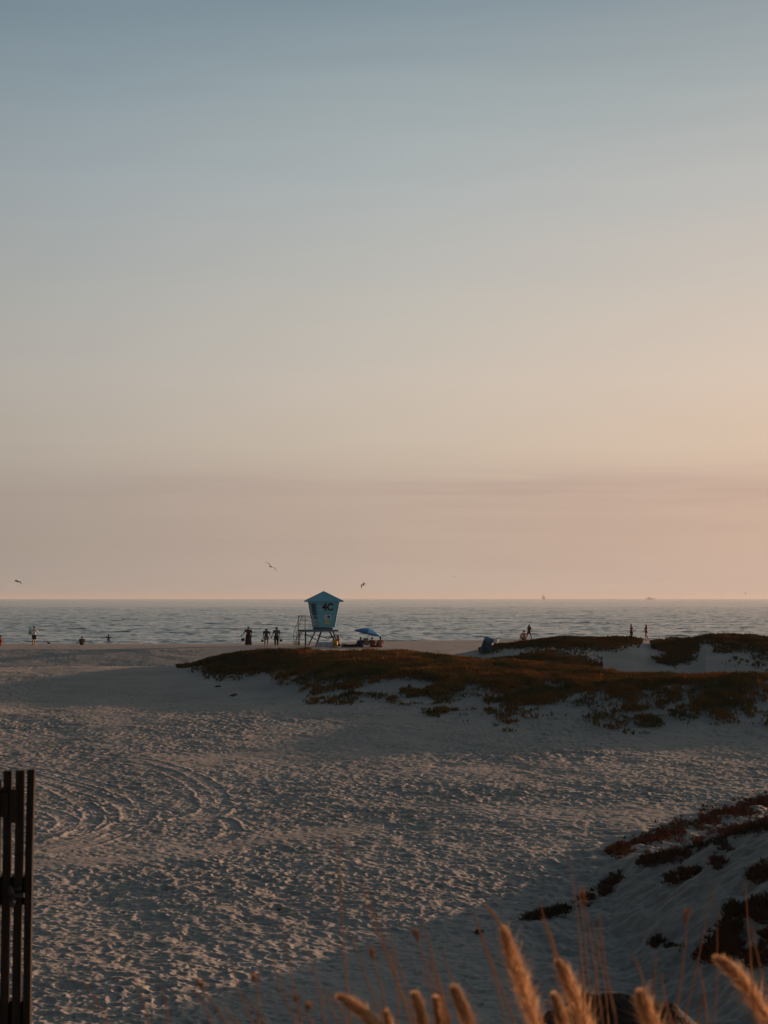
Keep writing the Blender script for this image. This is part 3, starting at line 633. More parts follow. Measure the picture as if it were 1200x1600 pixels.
# beach umbrella
UM = empty('beach_umbrella', place(575, 1005, 132)); tag(UM, 'blue beach umbrella tilted over the group sitting right of the tower', 'umbrella')
ublue = varied('umbrella_blue', (0.02,0.19,0.48), (0.03,0.23,0.55), 5, 0.7)
ublue2 = varied('umbrella_pale_blue', (0.12,0.28,0.52), (0.15,0.33,0.58), 5, 0.7)
bm = bmesh.new(); bm_tube(bm, [(-0.05,0,-0.3),(-0.02,0,0.9),(0.12,0,1.66)], 0.022, 8); finish('pole', bm, pale_t, UM)
rot = Euler((math.radians(-6), math.radians(13), 0)).to_matrix(); top = Vector((0.10,0,1.70)); R_ = 1.32
for part_i, mat_ in ((0, ublue), (1, ublue2)):
    bm = bmesh.new()
    for s8 in range(8):
        is2 = s8 in (7,)
        if is2 != bool(part_i): continue
        a0 = s8*math.pi/4; rows_ = []
        for r in range(7):
            f = r/6; row = []
            for q in range(5):
                a = a0+q/4*math.pi/4; sag = 1-0.05*math.sin(q/4*math.pi)*f
                row.append(bm.verts.new(top+rot @ Vector((math.cos(a)*R_*f*sag, math.sin(a)*R_*f*sag, -0.46*f**1.7-0.03*math.sin(q/4*math.pi)*f))))
            rows_.append(row)
        for r in range(6):
            for q in range(4): bm.faces.new((rows_[r][q], rows_[r][q+1], rows_[r+1][q+1], rows_[r+1][q]))
    bmesh.ops.remove_doubles(bm, verts=bm.verts, dist=0.0005)
    bmesh.ops.solidify(bm, geom=bm.faces, thickness=0.012)
    finish('canopy' if part_i == 0 else 'canopy_panel', bm, mat_, UM)
bm = bmesh.new()
for s8 in range(8):
    a = s8*math.pi/4; bm_tube(bm, [top+rot @ Vector((math.cos(a)*R_*f, math.sin(a)*R_*f, -0.46*f**1.7-0.03)) for f in (0.02,0.35,0.7,0.98)], 0.008, 5)
finish('rib', bm, pale_t, UM)
bm = bmesh.new(); bm_tube(bm, [top+rot @ Vector((0,0,-0.02)), top+rot @ Vector((0,0,0.12))], [0.03,0.012], 8); finish('finial', bm, ublue, UM)

# blanket heap and bags
navy = varied('navy_cloth', (0.015,0.018,0.035), (0.03,0.033,0.055), 7, 0.9, 0.01)
bm = bmesh.new()
for (x,y,z,a,b_,c_) in ((-0.5,0,0.12,0.32,0.3,0.2),(-0.1,0.05,0.1,0.3,0.3,0.17),(0.28,0,0.11,0.3,0.26,0.16),(0.62,0.0,0.14,0.2,0.2,0.2)): bm_ell(bm, (x,y,z), (a,b_,c_))
o = remesh(bm, 'blanket_heap', navy, None, 0.03, 0.6, 6); o.location = place(546.5, 1007, 131.5); tag(o, 'dark navy heap of blankets and bags between tower and umbrella', 'blankets')
tan = varied('tan_canvas', (0.35,0.24,0.15), (0.45,0.32,0.2), 7, 0.85, 0.004)
o = empty('beach_chair', place(573.5, 1006.5, 131.3), math.radians(200)); tag(o, 'tan canvas beach chair on the sand beneath the tilted blue umbrella', 'chair')
bm = bmesh.new(); bm_box(bm, (0,0.05,0.2), (0.46,0.44,0.03)); finish('seat', bm, tan, o)
bm = bmesh.new(); bm_box(bm, (0,-0.28,0.52), (0.46,0.03,0.66), Euler((math.radians(18),0,0))); finish('backrest', bm, tan, o)
for s in (-1,1):
    bm = bmesh.new(); bm_tube(bm, [(s*0.25,0.28,0.0),(s*0.25,0.26,0.2),(s*0.25,-0.2,0.22),(s*0.25,-0.4,0.86)], 0.014, 6); bm_tube(bm, [(s*0.25,-0.3,0.0),(s*0.25,-0.22,0.4),(s*0.25,0.2,0.42)], 0.014, 6); finish('frame', bm, pale_t, o)

# ------------------------------------------------------------------ people
def skin_m(name, c): return varied(name, c, tuple(min(1, q*1.15) for q in c), 12, 0.6)
SK1 = skin_m('skin_tan', (0.30,0.15,0.09)); SK2 = skin_m('skin_light', (0.46,0.27,0.19)); SK3 = skin_m('skin_brown', (0.17,0.085,0.055))
HAIR = varied('dark_hair', (0.015,0.010,0.008), (0.03,0.02,0.014), 20, 0.6); HAIRB = varied('brown_hair', (0.06,0.035,0.02), (0.10,0.06,0.035), 20, 0.6)
def cloth(name, c): return varied(name, c, tuple(q*1.25+0.004 for q in c), 9, 0.9, 0.006, bscale=12)
def lerp(a, b, t): return Vector(a)*(1-t)+Vector(b)*t
def P_stand(arms=((0.30,0.0,1.10),(0.30,0.05,0.84)), larm=None, stride=0.0, lean=0.0, bend=0.0):
    J = dict(pelvis=(0,0,0.95), waist=(0,lean*0.3,1.10), chest=(0,lean*0.8,1.30), neck=(0,lean,1.47), head=(0,lean+0.02,1.605))
    for s, n in ((-1,'l'),(1,'r')):
        st = stride*s
        J['hip_'+n] = (s*0.09,0,0.92); J['knee_'+n] = (s*0.10,st*0.5+0.03,0.50); J['ank_'+n] = (s*0.10,st-0.03-max(0,-st)*0.15,0.08+max(0,-st)*0.15); J['toe_'+n] = (s*0.12,st+0.15,0.03)
        A = arms if (s == 1 or larm is None) else larm
        J['sh_'+n] = (s*0.19,lean*0.9,1.42); J['elb_'+n] = (s*A[0][0],A[0][1],A[0][2]); J['wri_'+n] = (s*A[1][0],A[1][1],A[1][2])
    return J
def P_sit(kneeh=0.46, lean=-0.05, arms=((0.27,0.12,0.36),(0.12,0.34,0.42))):
    J = dict(pelvis=(0,0,0.13), waist=(0,lean*0.4,0.30), chest=(0,lean,0.50), neck=(0,lean*1.1,0.67), head=(0,lean*0.8+0.03,0.81))
    for s, n in ((-1,'l'),(1,'r')):
        J['hip_'+n] = (s*0.10,0.03,0.12); J['knee_'+n] = (s*0.14,0.40,kneeh); J['ank_'+n] = (s*0.12,0.66,0.09); J['toe_'+n] = (s*0.13,0.84,0.04)
        J['sh_'+n] = (s*0.18,lean,0.61); J['elb_'+n] = (s*arms[0][0],arms[0][1],arms[0][2]); J['wri_'+n] = (s*arms[1][0],arms[1][1],arms[1][2])
    return J
def caps(bm, a, b, ra, rb, n=10):
    a = Vector(a); b = Vector(b); bm_tube(bm, [lerp(a,b,t) for t in (0,0.33,0.66,1)], [ra, ra*0.72+rb*0.36, ra*0.36+rb*0.72, rb], n); bm_ell(bm, a, (ra,)*3, 10); bm_ell(bm, b, (rb,)*3, 10)
def hand(bm, w, d):
    w = Vector(w); d = Vector(d).normalized(); side = d.cross(Vector((0,1,0.2))); side = side.normalized() if side.length > 0.1 else Vector((1,0,0)); nrm = side.cross(d)
    caps(bm, w, w+d*0.08, 0.028, 0.034, 8)
    for i, (o_, L) in enumerate(((-0.033,0.062),(-0.011,0.075),(0.011,0.07),(0.033,0.052))):
        r0 = w+d*0.085+side*o_; r1 = r0+d*L*0.55+side*o_*0.2; r2 = r1+(d*0.8+nrm*0.5)*L*0.5; bm_tube(bm, [r0, r1, r2], [0.011,0.0095,0.0075], 6)
    t0 = w+d*0.03-side*0.03; bm_tube(bm, [t0, t0-side*0.03+d*0.025, t0-side*0.035+d*0.055+nrm*0.01], [0.013,0.011,0.009], 6)
def make_person(label, loc, rz, J, skin, wear, hair='short', hairm=None, scale=1.0, hat=None, bag=None, group=None):
    root = empty('person', loc, rz); root.scale = (scale*1.24, scale*1.15, scale); tag(root, label, 'person', group)
    V = {k_: Vector(q) for k_, q in J.items()}
    bm = bmesh.new()
    bm_ell(bm, V['pelvis'], (0.155,0.115,0.12)); caps(bm, V['pelvis'], V['waist'], 0.115, 0.105); caps(bm, V['waist'], V['chest'], 0.108, 0.115)
    caps(bm, lerp(V['sh_l'],V['chest'],0.5), lerp(V['sh_r'],V['chest'],0.5), 0.105, 0.105); caps(bm, V['sh_l'], V['sh_r'], 0.055, 0.055)
    caps(bm, lerp(V['chest'],V['neck'],0.7), lerp(V['neck'],V['head'],0.5), 0.056, 0.05)
    h = V['head']; bm_ell(bm, h+Vector((0,0,0.02)), (0.076,0.095,0.105)); bm_ell(bm, h+Vector((0,0.035,-0.055)), (0.052,0.058,0.055))
    bm_tube(bm, [h+Vector((0,0.09,0.025)), h+Vector((0,0.118,-0.015)), h+Vector((0,0.095,-0.025))], [0.010,0.017,0.012], 6)
    for s in (-1,1): bm_ell(bm, h+Vector((s*0.078,-0.005,0.0)), (0.012,0.022,0.032), 8); bm_ell(bm, h+Vector((s*0.03,0.083,0.035)), (0.022,0.014,0.009), 8)
    bm_ell(bm, h+Vector((0,0.085,-0.05)), (0.026,0.014,0.010), 8)
    for n in 'lr':
        caps(bm, V['sh_'+n], V['elb_'+n], 0.053, 0.038); caps(bm, V['elb_'+n], V['wri_'+n], 0.038, 0.026); hand(bm, V['wri_'+n], V['wri_'+n]-V['elb_'+n])
        caps(bm, V['hip_'+n], V['knee_'+n], 0.088, 0.055); km = lerp(V['knee_'+n], V['ank_'+n], 0.3)+Vector((0,-0.02,0)); caps(bm, V['knee_'+n], km, 0.053, 0.056); caps(bm, km, V['ank_'+n], 0.056, 0.036)
        caps(bm, V['ank_'+n]+Vector((0,-0.03,-0.035)), V['toe_'+n], 0.038, 0.028); caps(bm, V['ank_'+n], V['ank_'+n]+Vector((0,-0.02,-0.03)), 0.036, 0.038)
    remesh(bm, 'body', skin, root, 0.0125, 0.25, 3)
    ex = 0.016
    def torso(bm, lo=0.0):
        bm_ell(bm, V['pelvis']+Vector((0,0,0.02)), (0.165+ex,0.125+ex,0.12)); caps(bm, V['pelvis'], V['waist'], 0.13, 0.122); caps(bm, V['waist'], V['chest'], 0.125, 0.13)
        caps(bm, lerp(V['sh_l'],V['chest'],0.5), lerp(V['sh_r'],V['chest'],0.5), 0.122, 0.122); caps(bm, V['sh_l'], V['sh_r'], 0.07, 0.07)
    for (kind, m_) in wear:
        bm = bmesh.new(); nm = kind
        if kind in ('shirt','long_shirt'):
            torso(bm); f = 0.65 if kind == 'shirt' else 1.0
            for n in 'lr':
                caps(bm, V['sh_'+n], lerp(V['sh_'+n],V['elb_'+n],f), 0.07, 0.062)
                if kind == 'long_shirt': caps(bm, V['elb_'+n], lerp(V['elb_'+n],V['wri_'+n],0.9), 0.056, 0.042)
            nm = 'shirt'
        elif kind == 'top':
            caps(bm, lerp(V['sh_l'],V['chest'],0.6), lerp(V['sh_r'],V['chest'],0.6), 0.122, 0.122); nm = 'swim_top'
        elif kind in ('shorts','trousers','briefs'):
            bm_ell(bm, V['pelvis'], (0.175,0.135,0.125)); f = dict(shorts=0.75, trousers=1.0, briefs=0.12)[kind]
            for n in 'lr':
                caps(bm, V['hip_'+n], lerp(V['hip_'+n],V['knee_'+n],f), 0.108, 0.108-0.025*f)
                if kind == 'trousers': caps(bm, V['knee_'+n], lerp(V['knee_'+n],V['ank_'+n],0.88), 0.078, 0.066)
        elif kind in ('long_skirt','dress'):
            zt_ = V['waist'].z; L = 0.10 if kind == 'long_skirt' else 0.52; rows_ = []
            zz = [zt_+0.02, 0.95, 0.7, 0.45, 0.28, L] if kind == 'long_skirt' else [zt_+0.02, 0.98, 0.85, 0.7, 0.6, L]
            for i_, z_ in enumerate(zz):
                w_ = (0.15,0.19,0.215,0.235,0.25,0.27)[i_]; rows_.append([bm.verts.new((math.cos(q*math.pi/12)*w_*(1+0.05*math.sin(q*2.5)*i_/5), math.sin(q*math.pi/12)*w_*0.8*(1+0.07*math.cos(q*3)*i_/5), z_)) for q in range(24)])
            for i_ in range(5):
                for q in range(24): bm.faces.new((rows_[i_][q], rows_[i_][(q+1)%24], rows_[i_+1][(q+1)%24], rows_[i_+1][q]))
            bm.faces.new(rows_[0]); bm.faces.new(rows_[-1][::-1]); finish('skirt', bm, m_, root, True); continue
        remesh(bm, nm, m_, root, 0.016, 0.3, 3)
    hm = hairm or HAIR; bm = bmesh.new()
    bm_ell(bm, h+Vector((0,-0.015,0.04)), (0.088,0.102,0.098))
    if hair == 'long': bm_ell(bm, h+Vector((0,-0.065,-0.06)), (0.082,0.055,0.15)); bm_ell(bm, h+Vector((0,-0.085,-0.17)), (0.07,0.04,0.12))
    if hair == 'bun': bm_ell(bm, h+Vector((0,-0.09,0.09)), (0.045,0.045,0.045))
    # face stays clear
    for v_ in list(bm.verts):
        if v_.co.y > h.y+0.055 and v_.co.z < h.z+0.075: v_.co.y = h.y+0.055
    remesh(bm, 'hair', hm, root, 0.012, 0.3, 2)
    if hat:
        bm = bmesh.new(); bm_tube(bm, [h+Vector((0,0,0.07)), h+Vector((0,0,0.085)), h+Vector((0,0,0.09)), h+Vector((0,0,0.16)), h+Vector((0,0,0.175))], [0.17,0.168,0.102,0.09,0.04], 20)
        finish('hat', bm, hat, root, True)
    if bag: pass
    return root
def at(px, v, d): return place(px, v, d)
def held_bag(px, v, d, label, mat_, s=1.0):
    p = pix(px, v, d); o = empty('hand_bag', p); tag(o, label, 'bag')
    bm = bmesh.new(); bm_tube(bm, [(0,0,-0.2*s),(0,0,-0.17*s),(0,0,-0.02*s),(0,0,0)], [0.11*s,0.14*s,0.12*s,0.08*s], 12, flat=0.5); finish('body', bm, mat_, o, True)
    bm = bmesh.new(); bm_tube(bm, [(-0.07*s,0,-0.01),(-0.06*s,0,0.1*s),(0,0,0.15*s),(0.06*s,0,0.1*s),(0.07*s,0,-0.01)], 0.008, 6); finish('handle', bm, mat_, o, True); return o

maroon = cloth('maroon_cloth', (0.075,0.018,0.018)); charc = cloth('charcoal_cloth', (0.02,0.018,0.02)); greyb = cloth('grey_blue_cloth', (0.09,0.10,0.14)); white_c = cloth('white_cloth', (0.74,0.75,0.78))
darkc = cloth('dark_cloth', (0.025,0.022,0.02)); redc = cloth('red_cloth', (0.20,0.045,0.04)); pinkc = cloth('pink_cloth', (0.32,0.15,0.13)); navyc = cloth('navy_shirt', (0.02,0.035,0.09)); olive_c = cloth('olive_cloth', (0.07,0.055,0.04)); tealc = varied('teal_foam', (0.05,0.22,0.24), (0.06,0.27,0.3), 5, 0.5)
AD = ((0.23,0.02,1.13),(0.22,0.10,0.88))
make_person('person in maroon top and long dark skirt walking alone left of the pair', at(388,1011,130), 0.1, P_stand(AD, larm=((0.31,0.0,1.16),(0.46,0.03,0.96)), stride=0.06), SK3, [('shirt',maroon),('long_skirt',charc)], 'bun')
held_bag(379.5,997.5,130,'dark bag hanging from the hand of the person in the long skirt', darkc, 1.2)
make_person('long haired person in dark top and pale shorts holding hands with companion in hat', at(416,1011,130.5), -0.1, P_stand(((0.27,0.03,1.14),(0.38,0.05,0.88)), larm=((0.24,0.0,1.12),(0.26,0.05,0.86)), stride=0.12), SK1, [('shirt',olive_c),('shorts',cloth('stone_cloth', (0.22,0.18,0.15)))], 'long', HAIR, 0.91)
held_bag(410,999.5,130.5,'dark bag carried by the long haired person, left of the linked hands', darkc)
make_person('person in hat and grey blue shirt, right one of the pair holding hands', at(432,1011,130.5), 0.05, P_stand(((0.24,0.02,1.13),(0.26,0.06,0.87)), larm=((0.26,0.03,1.14),(0.36,0.05,0.88)), stride=-0.12), SK1, [('shirt',greyb),('trousers',darkc)], 'short', HAIR, 0.97, hat=darkc)
held_bag(439,999,130.5,'reddish brown bag in the outer hand of the person in the hat', cloth('brown_cloth', (0.10,0.05,0.035)))
make_person('person in white shirt and dark shorts by the water, carrying a teal board', at(53,1008,132), -0.5, P_stand(((0.24,0.10,1.16),(0.16,0.30,1.22)), larm=((0.30,0.03,1.16),(0.30,0.20,1.05))), SK2, [('shirt',white_c),('shorts',darkc)], 'short')
o = empty('body_board', pix(48,986,132.2), 0.9); o.scale = (0.8,0.8,0.8); tag(o, 'teal bodyboard held under the arm of the person in white', 'bodyboard')
bm = bmesh.new(); vs_ = [(-0.22,-0.5),(0.22,-0.5),(0.26,-0.1),(0.24,0.3),(0.12,0.52),(-0.12,0.52),(-0.24,0.3),(-0.26,-0.1)]
f_ = bm.faces.new([bm.verts.new((x,0,z)) for x,z in vs_]); r_ = bmesh.ops.extrude_face_region(bm, geom=[f_]); bmesh.ops.translate(bm, verts=[q for q in r_['geom'] if isinstance(q, bmesh.types.BMVert)], vec=(0,0.06,0)); finish('deck_foam', bm, tealc, o, bevel=0.012)
bm = bmesh.new(); bm_tube(bm, [(0,-0.01,0.3),(0.06,-0.03,0.1),(0.02,-0.02,-0.1)], 0.008, 5); finish('leash', bm, black_p, o)
make_person('small dark seated person at the waterline, right of the person in white', at(128,1009,134), 0.2, P_sit(), SK3, [('shirt',olive_c),('shorts',darkc)], 'short', HAIR, 0.86)
make_person('person in red sitting on the sand at the left edge of the view', at(-1,1012,128), 1.0, P_sit(0.4, -0.12), SK1, [('shirt',redc),('shorts',darkc)], 'short')
w = make_person('person wading in the shallow waves with arms spread, far left', (pix(170,1000,178).x, 178, -1.75), 0.5, P_stand(((0.42,0.05,1.32),(0.66,0.1,1.30)), lean=0.06), SK3, [('shirt',greyb),('shorts',darkc)], 'short')
make_person('tanned person in swimwear crouched beside the right leg of the tower', at(530,1007,132.4), 1.1, P_sit(0.5, 0.1), SK1, [('briefs',darkc),('top',darkc)], 'long', HAIRB, 1.15)
G = 'people sitting under the blue umbrella'
make_person('person in navy shirt sitting at the left side beneath the blue umbrella', at(563.5,1007.5,131), 0.2, P_sit(), SK3, [('shirt',navyc),('shorts',darkc)], 'short', HAIR, 1.0, group=G)
make_person('person in red shirt sitting second from right beneath the blue umbrella', at(581.5,1006.5,131.5), -0.2, P_sit(), SK1, [('shirt',redc),('shorts',redc)], 'short', HAIR, 0.97, group=G)
make_person('person in pink shirt sitting at the right rim beneath the blue umbrella', at(594.5,1006.5,131), 0.3, P_sit(), SK1, [('shirt',pinkc),('shorts',redc)], 'short', HAIR, 1.02, group=G)
bm = bmesh.new(); 
for (x,a_1,c_) in ((-0.3,0.2,0.16),(0,0.2,0.13),(0.25,0.16,0.12)): bm_ell(bm, (x,0,0.08), (a_1,0.2,c_))
o = remesh(bm, 'beach_towel', redc, None, 0.025, 0.6, 5); o.location = at(588,1007,131.8); tag(o, 'crumpled red towel between the red and pink seated people', 'towel')
make_person('bare backed person sitting at the water edge beside a striding companion', at(819,1001,150), 0.2, P_sit(), SK2, [('briefs',darkc)], 'short', HAIR, 1.15)
make_person('long haired person striding to the right, above the seated bather', at(826.5,1000,149), -1.1, P_stand(((0.24,0.04,1.14),(0.2,0.18,0.98)), stride=0.34, lean=0.05), SK3, [('shirt',olive_c),('briefs',darkc)], 'long', HAIRB, 0.98)
make_person('person in dark trunks facing right at the water beyond the back ridge, left of two', at(986.5,1000,150), -1.3, P_stand(((0.22,0.08,1.14),(0.18,0.28,1.10))), SK1, [('shorts',darkc)], 'short', HAIR, 0.97)
make_person('person in reddish swimwear walking at the water beyond the back ridge, right of two', at(1010,1000,150), 0.9, P_stand(((0.23,0.04,1.14),(0.2,0.2,1.02)), stride=0.22), SK1, [('top',maroon),('briefs',maroon)], 'long', HAIRB, 0.95)

# ------------------------------------------------------------------ tilted barrel
bx, by = raycast([756], [1017], 60); bx = float(pix(757,1015,96).x); by = 96.0
BR = empty('litter_barrel', (bx, by, hz(bx, by)-0.02)); BR.scale = (1.2,)*3; BR.rotation_euler = (math.radians(4), math.radians(19), 0); tag(BR, 'blue litter barrel leaning to the right on the sandy shoulder of the back ridge', 'barrel')
bl = varied('barrel_blue', (0.07,0.16,0.25), (0.11,0.22,0.31), 4, 0.45, 0.006)
bm = bmesh.new(); zz = [-0.15,0.0,0.28,0.30,0.32,0.58,0.60,0.62,0.88,0.90]; rr = [0.29,0.29,0.295,0.312,0.295,0.295,0.312,0.295,0.295,0.312]
bm_tube(bm, [(0,0,z_) for z_ in zz], rr, 28, cap=False); bmesh.ops.solidify(bm, geom=bm.faces, thickness=0.012); finish('drum', bm, bl, BR, True)
bm = bmesh.new(); bm_tube(bm, [(0,0,0.70),(0,0,0.74)], [0.27,0.2], 20); finish('liner', bm, black_p, BR)
bm = bmesh.new(); bm_ell(bm, (0,0,0.1), (0.2,0.17,0.12)); bm_ell(bm, (0.1,0,0.16), (0.12,0.12,0.1))
o = remesh(bm, 'litter_bag', white_p, None, 0.02, 0.5, 4); o.location = at(773.5,999.5,140); o.scale = (1.6,1.6,1.9); tag(o, 'white litter bag on the sand just behind the leaning blue barrel', 'bag')

# ------------------------------------------------------------------ birds
gull_g = varied('gull_grey', (0.10,0.085,0.075), (0.16,0.135,0.12), 15, 0.8); gull_d = varied('gull_dark', (0.03,0.025,0.022), (0.05,0.04,0.035), 15, 0.8)
def gull(label, p, span, heading, bank, up, mat_=gull_g, fold=0.0):
    o = empty('gull', p); o.rotation_euler = (up*0, bank, heading); tag(o, label, 'gull', 'gulls flying over the beach')
    s = span/1.3; bm = bmesh.new()
    bm_tube(bm, [Vector((0,y_,z_))*s for y_, z_ in ((-0.24,0.0),(-0.15,0),(0,0),(0.1,0.01),(0.17,0.02),(0.215,0.022),(0.24,0.015))], [q*s for q in (0.012,0.04,0.062,0.052,0.034,0.034,0.012)], 10); bm_ell(bm, Vector((0,0.19,0.02))*s, (0.036*s,0.042*s,0.034*s), 8)
    body = finish('body', bm, mat_, o, True)
    bm = bmesh.new(); bm_tube(bm, [Vector((0,0.225,0.015))*s, Vector((0,0.275,0.005))*s], [0.012*s,0.004*s], 6); finish('beak', bm, yellow_p, body)
    bm = bmesh.new(); a = [Vector(q)*s for q in ((-0.02,-0.2,0),(0.02,-0.2,0),(0.07,-0.36,0),(0,-0.345,0),(-0.07,-0.36,0))]
    up_ = [bm.verts.new(q+Vector((0,0,0.006*s))) for q in a]; dn_ = [bm.verts.new(q-Vector((0,0,0.004*s))) for q in a]; bm.faces.new(up_); bm.faces.new(dn_[::-1]); [bm.faces.new((up_[i], dn_[i], dn_[(i+1)%5], up_[(i+1)%5])) for i in range(5)]
    finish('tail', bm, mat_, body)
    for sd in (-1,1):
        bm = bmesh.new(); st = [(0.03,0.09,-0.08,0),(0.18,0.13,-0.07,0.06+up),(0.32,0.12,-0.06,0.08+up*1.6),(0.48,0.05,-0.08,0.06+up*1.6-fold),(0.60,-0.03,-0.10,0.02+up*1.4-fold*1.7),(0.66,-0.10,-0.13,0.0+up*1.3-fold*2)]
        R = [[bm.verts.new(Vector((sd*x,yf,z_+0.008))*s), bm.verts.new(Vector((sd*x,yb,z_))*s), bm.verts.new(Vector((sd*x,yb+0.3*(yf-yb),z_-0.01))*s)] for x,yf,yb,z_ in st]
        for i in range(len(R)-1):
            for k_ in range(3): bm.faces.new((R[i][k_], R[i][(k_+1)%3], R[i+1][(k_+1)%3], R[i+1][k_]))
        bm.faces.new(R[0]); bm.faces.new(R[-1]); finish('wing', bm, mat_, o, True)
    return o
gull('dark gull gliding with wings banked down to the right above the tower left side', pix(423,885.5,75), 0.78, math.radians(-15), math.radians(36), 0.02, gull_d)
gull('gull with arched wings flying just above right of the tower roof', pix(567.5,914,80), 0.58, math.radians(60), math.radians(-24), 0.05, gull_g, fold=0.13)
gull('black gull skimming low at the far left above the horizon', pix(28,909,85), 0.72, math.radians(70), math.radians(12), 0.03, gull_d, fold=0.10)
gull('tiny distant gull high above the tower, left of the banked gull', pix(346,847,260), 0.95, math.radians(20), math.radians(-4), 0.0, gull_g)
gull('tiny distant gull above the horizon between umbrella and barrel', pix(710,901,300), 0.8, math.radians(50), math.radians(8), 0.03, gull_g)
gull('faint distant gull just above the sailing boat', pix(837,903,320), 0.8, math.radians(-40), math.radians(4), 0.04, gull_g)
gull('faint distant gull above the horizon, right of the low ship', pix(1032,907,300), 0.9, math.radians(10), math.radians(2), 0.01, gull_g)
gull('small dark gull above the horizon at the far right', pix(1165,927,230), 0.62, math.radians(50), math.radians(-22), 0.05, gull_d, fold=0.05)
gull('tiny gull low on the horizon, between low ship and far right gull', pix(1084,929,420), 0.8, math.radians(30), math.radians(5), 0.03, gull_g)
gull('small dark gull skimming the sea between the striding person and the back ridge', pix(873,977,170), 0.85, math.radians(15), math.radians(-5), 0.0, gull_d)
# standing shore bird
o = empty('shore_bird', at(76,1009,133), 1.3); tag(o, 'small dark shore bird standing on the sand left of the seated bather', 'shore bird')
bm = bmesh.new(); bm_tube(bm, [(0,-0.2,0.14),(0,-0.1,0.17),(0,0.03,0.2),(0,0.1,0.25),(0,0.13,0.31),(0,0.16,0.35)], [0.015,0.06,0.08,0.05,0.033,0.03], 10); bm_ell(bm, (0,0.165,0.355), (0.036,0.045,0.036), 8); finish('body', bm, gull_d, o, True)
bm = bmesh.new(); bm_tube(bm, [(0,0.2,0.35),(0,0.27,0.335)], [0.012,0.004], 6); finish('beak', bm, yellow_p, o)
for s in (-1,1):
    bm = bmesh.new(); bm_tube(bm, [(s*0.03,0,0.16),(s*0.03,0.02,0.08),(s*0.03,0,0.0),(s*0.03,0.05,-0.005)], 0.008, 6); finish('leg', bm, yellow_p, o)

# ------------------------------------------------------------------ boats on the horizon
hullm = varied('boat_hull_hazed', (0.55,0.50,0.45), (0.62,0.57,0.52), 0.3, 0.6); sailm = varied('sail_cloth_hazed', (0.68,0.64,0.58), (0.74,0.70,0.64), 0.5, 0.8)  # hull and sails paled so the colour itself carries distance haze
p = pix(849,936,8000); o = empty('sailing_boat', (p.x, 8000, SEA)); o.scale = (1.35,)*3; tag(o, 'faint hazy sailing boat with raised sails on the horizon', 'sailing boat')
def hull(bm, L, B, H_, n=10):
    rows_ = []
    for i in range(n+1):
        t_ = i/n; w_ = B/2*math.sin(math.pi*min(1, 0.12+0.88*t_*1.0))**0.6 if t_ < 1 else 0.02; x_ = -L/2+L*(1-t_); hh = H_*(1+0.25*(1-t_)**2)
        rows_.append([bm.verts.new((x_,-w_,hh)), bm.verts.new((x_,-w_*0.6,-0.6)), bm.verts.new((x_,w_*0.6,-0.6)), bm.verts.new((x_,w_,hh))])
    for i in range(n):
        for k_ in range(4): bm.faces.new((rows_[i][k_], rows_[i][(k_+1)%4], rows_[i+1][(k_+1)%4], rows_[i+1][k_]))
    bm.faces.new(rows_[0]); bm.faces.new(rows_[-1])
bm = bmesh.new(); hull(bm, 15, 4, 1.6); finish('hull', bm, hullm, o)
bm = bmesh.new(); bm_tube(bm, [(0.5,0,1),(0.5,0,21)], 0.16, 8); bm_tube(bm, [(0.5,0,3),(-6,0,3)], 0.12, 8); finish('mast', bm, hullm, o)
for pts_ in (((0.2,0,3.3),(-5.8,0,3.3),(0.2,0,20.5)), ((0.9,0,19),(0.9,0,2.6),(6.8,0,2.2))):
    bm = bmesh.new(); n_ = 8; rows_ = []
    a, b_, c_ = [Vector(q) for q in pts_]
    for i in range(n_+1):
        l_ = lerp(a, c_, i/n_) if pts_[0][0] < 0.5 else lerp(b_, a, i/n_); r__ = lerp(b_, c_, i/n_) if pts_[0][0] < 0.5 else lerp(c_, a, i/n_)
        rows_.append([bm.verts.new(lerp(l_, r__, j/4)+Vector((0,0.9*math.sin(math.pi*j/4)*(1-i/n_),0))) for j in range(5)])
    for i in range(n_):
        for j in range(4): bm.faces.new((rows_[i][j], rows_[i][j+1], rows_[i+1][j+1], rows_[i+1][j]))
    bmesh.ops.remove_doubles(bm, verts=bm.verts, dist=0.001); bmesh.ops.solidify(bm, geom=bm.faces, thickness=0.05); finish('sail', bm, sailm, o)
p = pix(1016,936,8000); o = empty('fishing_boat', (p.x, 8000, SEA)); o.scale = (1.5,)*3; tag(o, 'long low hazy boat with a short mast on the right horizon', 'boat')
bm = bmesh.new(); hull(bm, 32, 7, 3.4); finish('hull', bm, hullm, o)
bm = bmesh.new(); bm_box(bm, (-5,0,5), (8,4.6,3.4)); bm_box(bm, (-4,0,7.4), (4,3.6,1.8)); finish('wheelhouse', bm, hullm, o, bevel=0.1)
bm = bmesh.new(); bm_tube(bm, [(4,0,3),(4,0,14)], 0.2, 8); bm_tube(bm, [(4,0,10),(11,0,5)], 0.14, 6); finish('mast', bm, hullm, o)

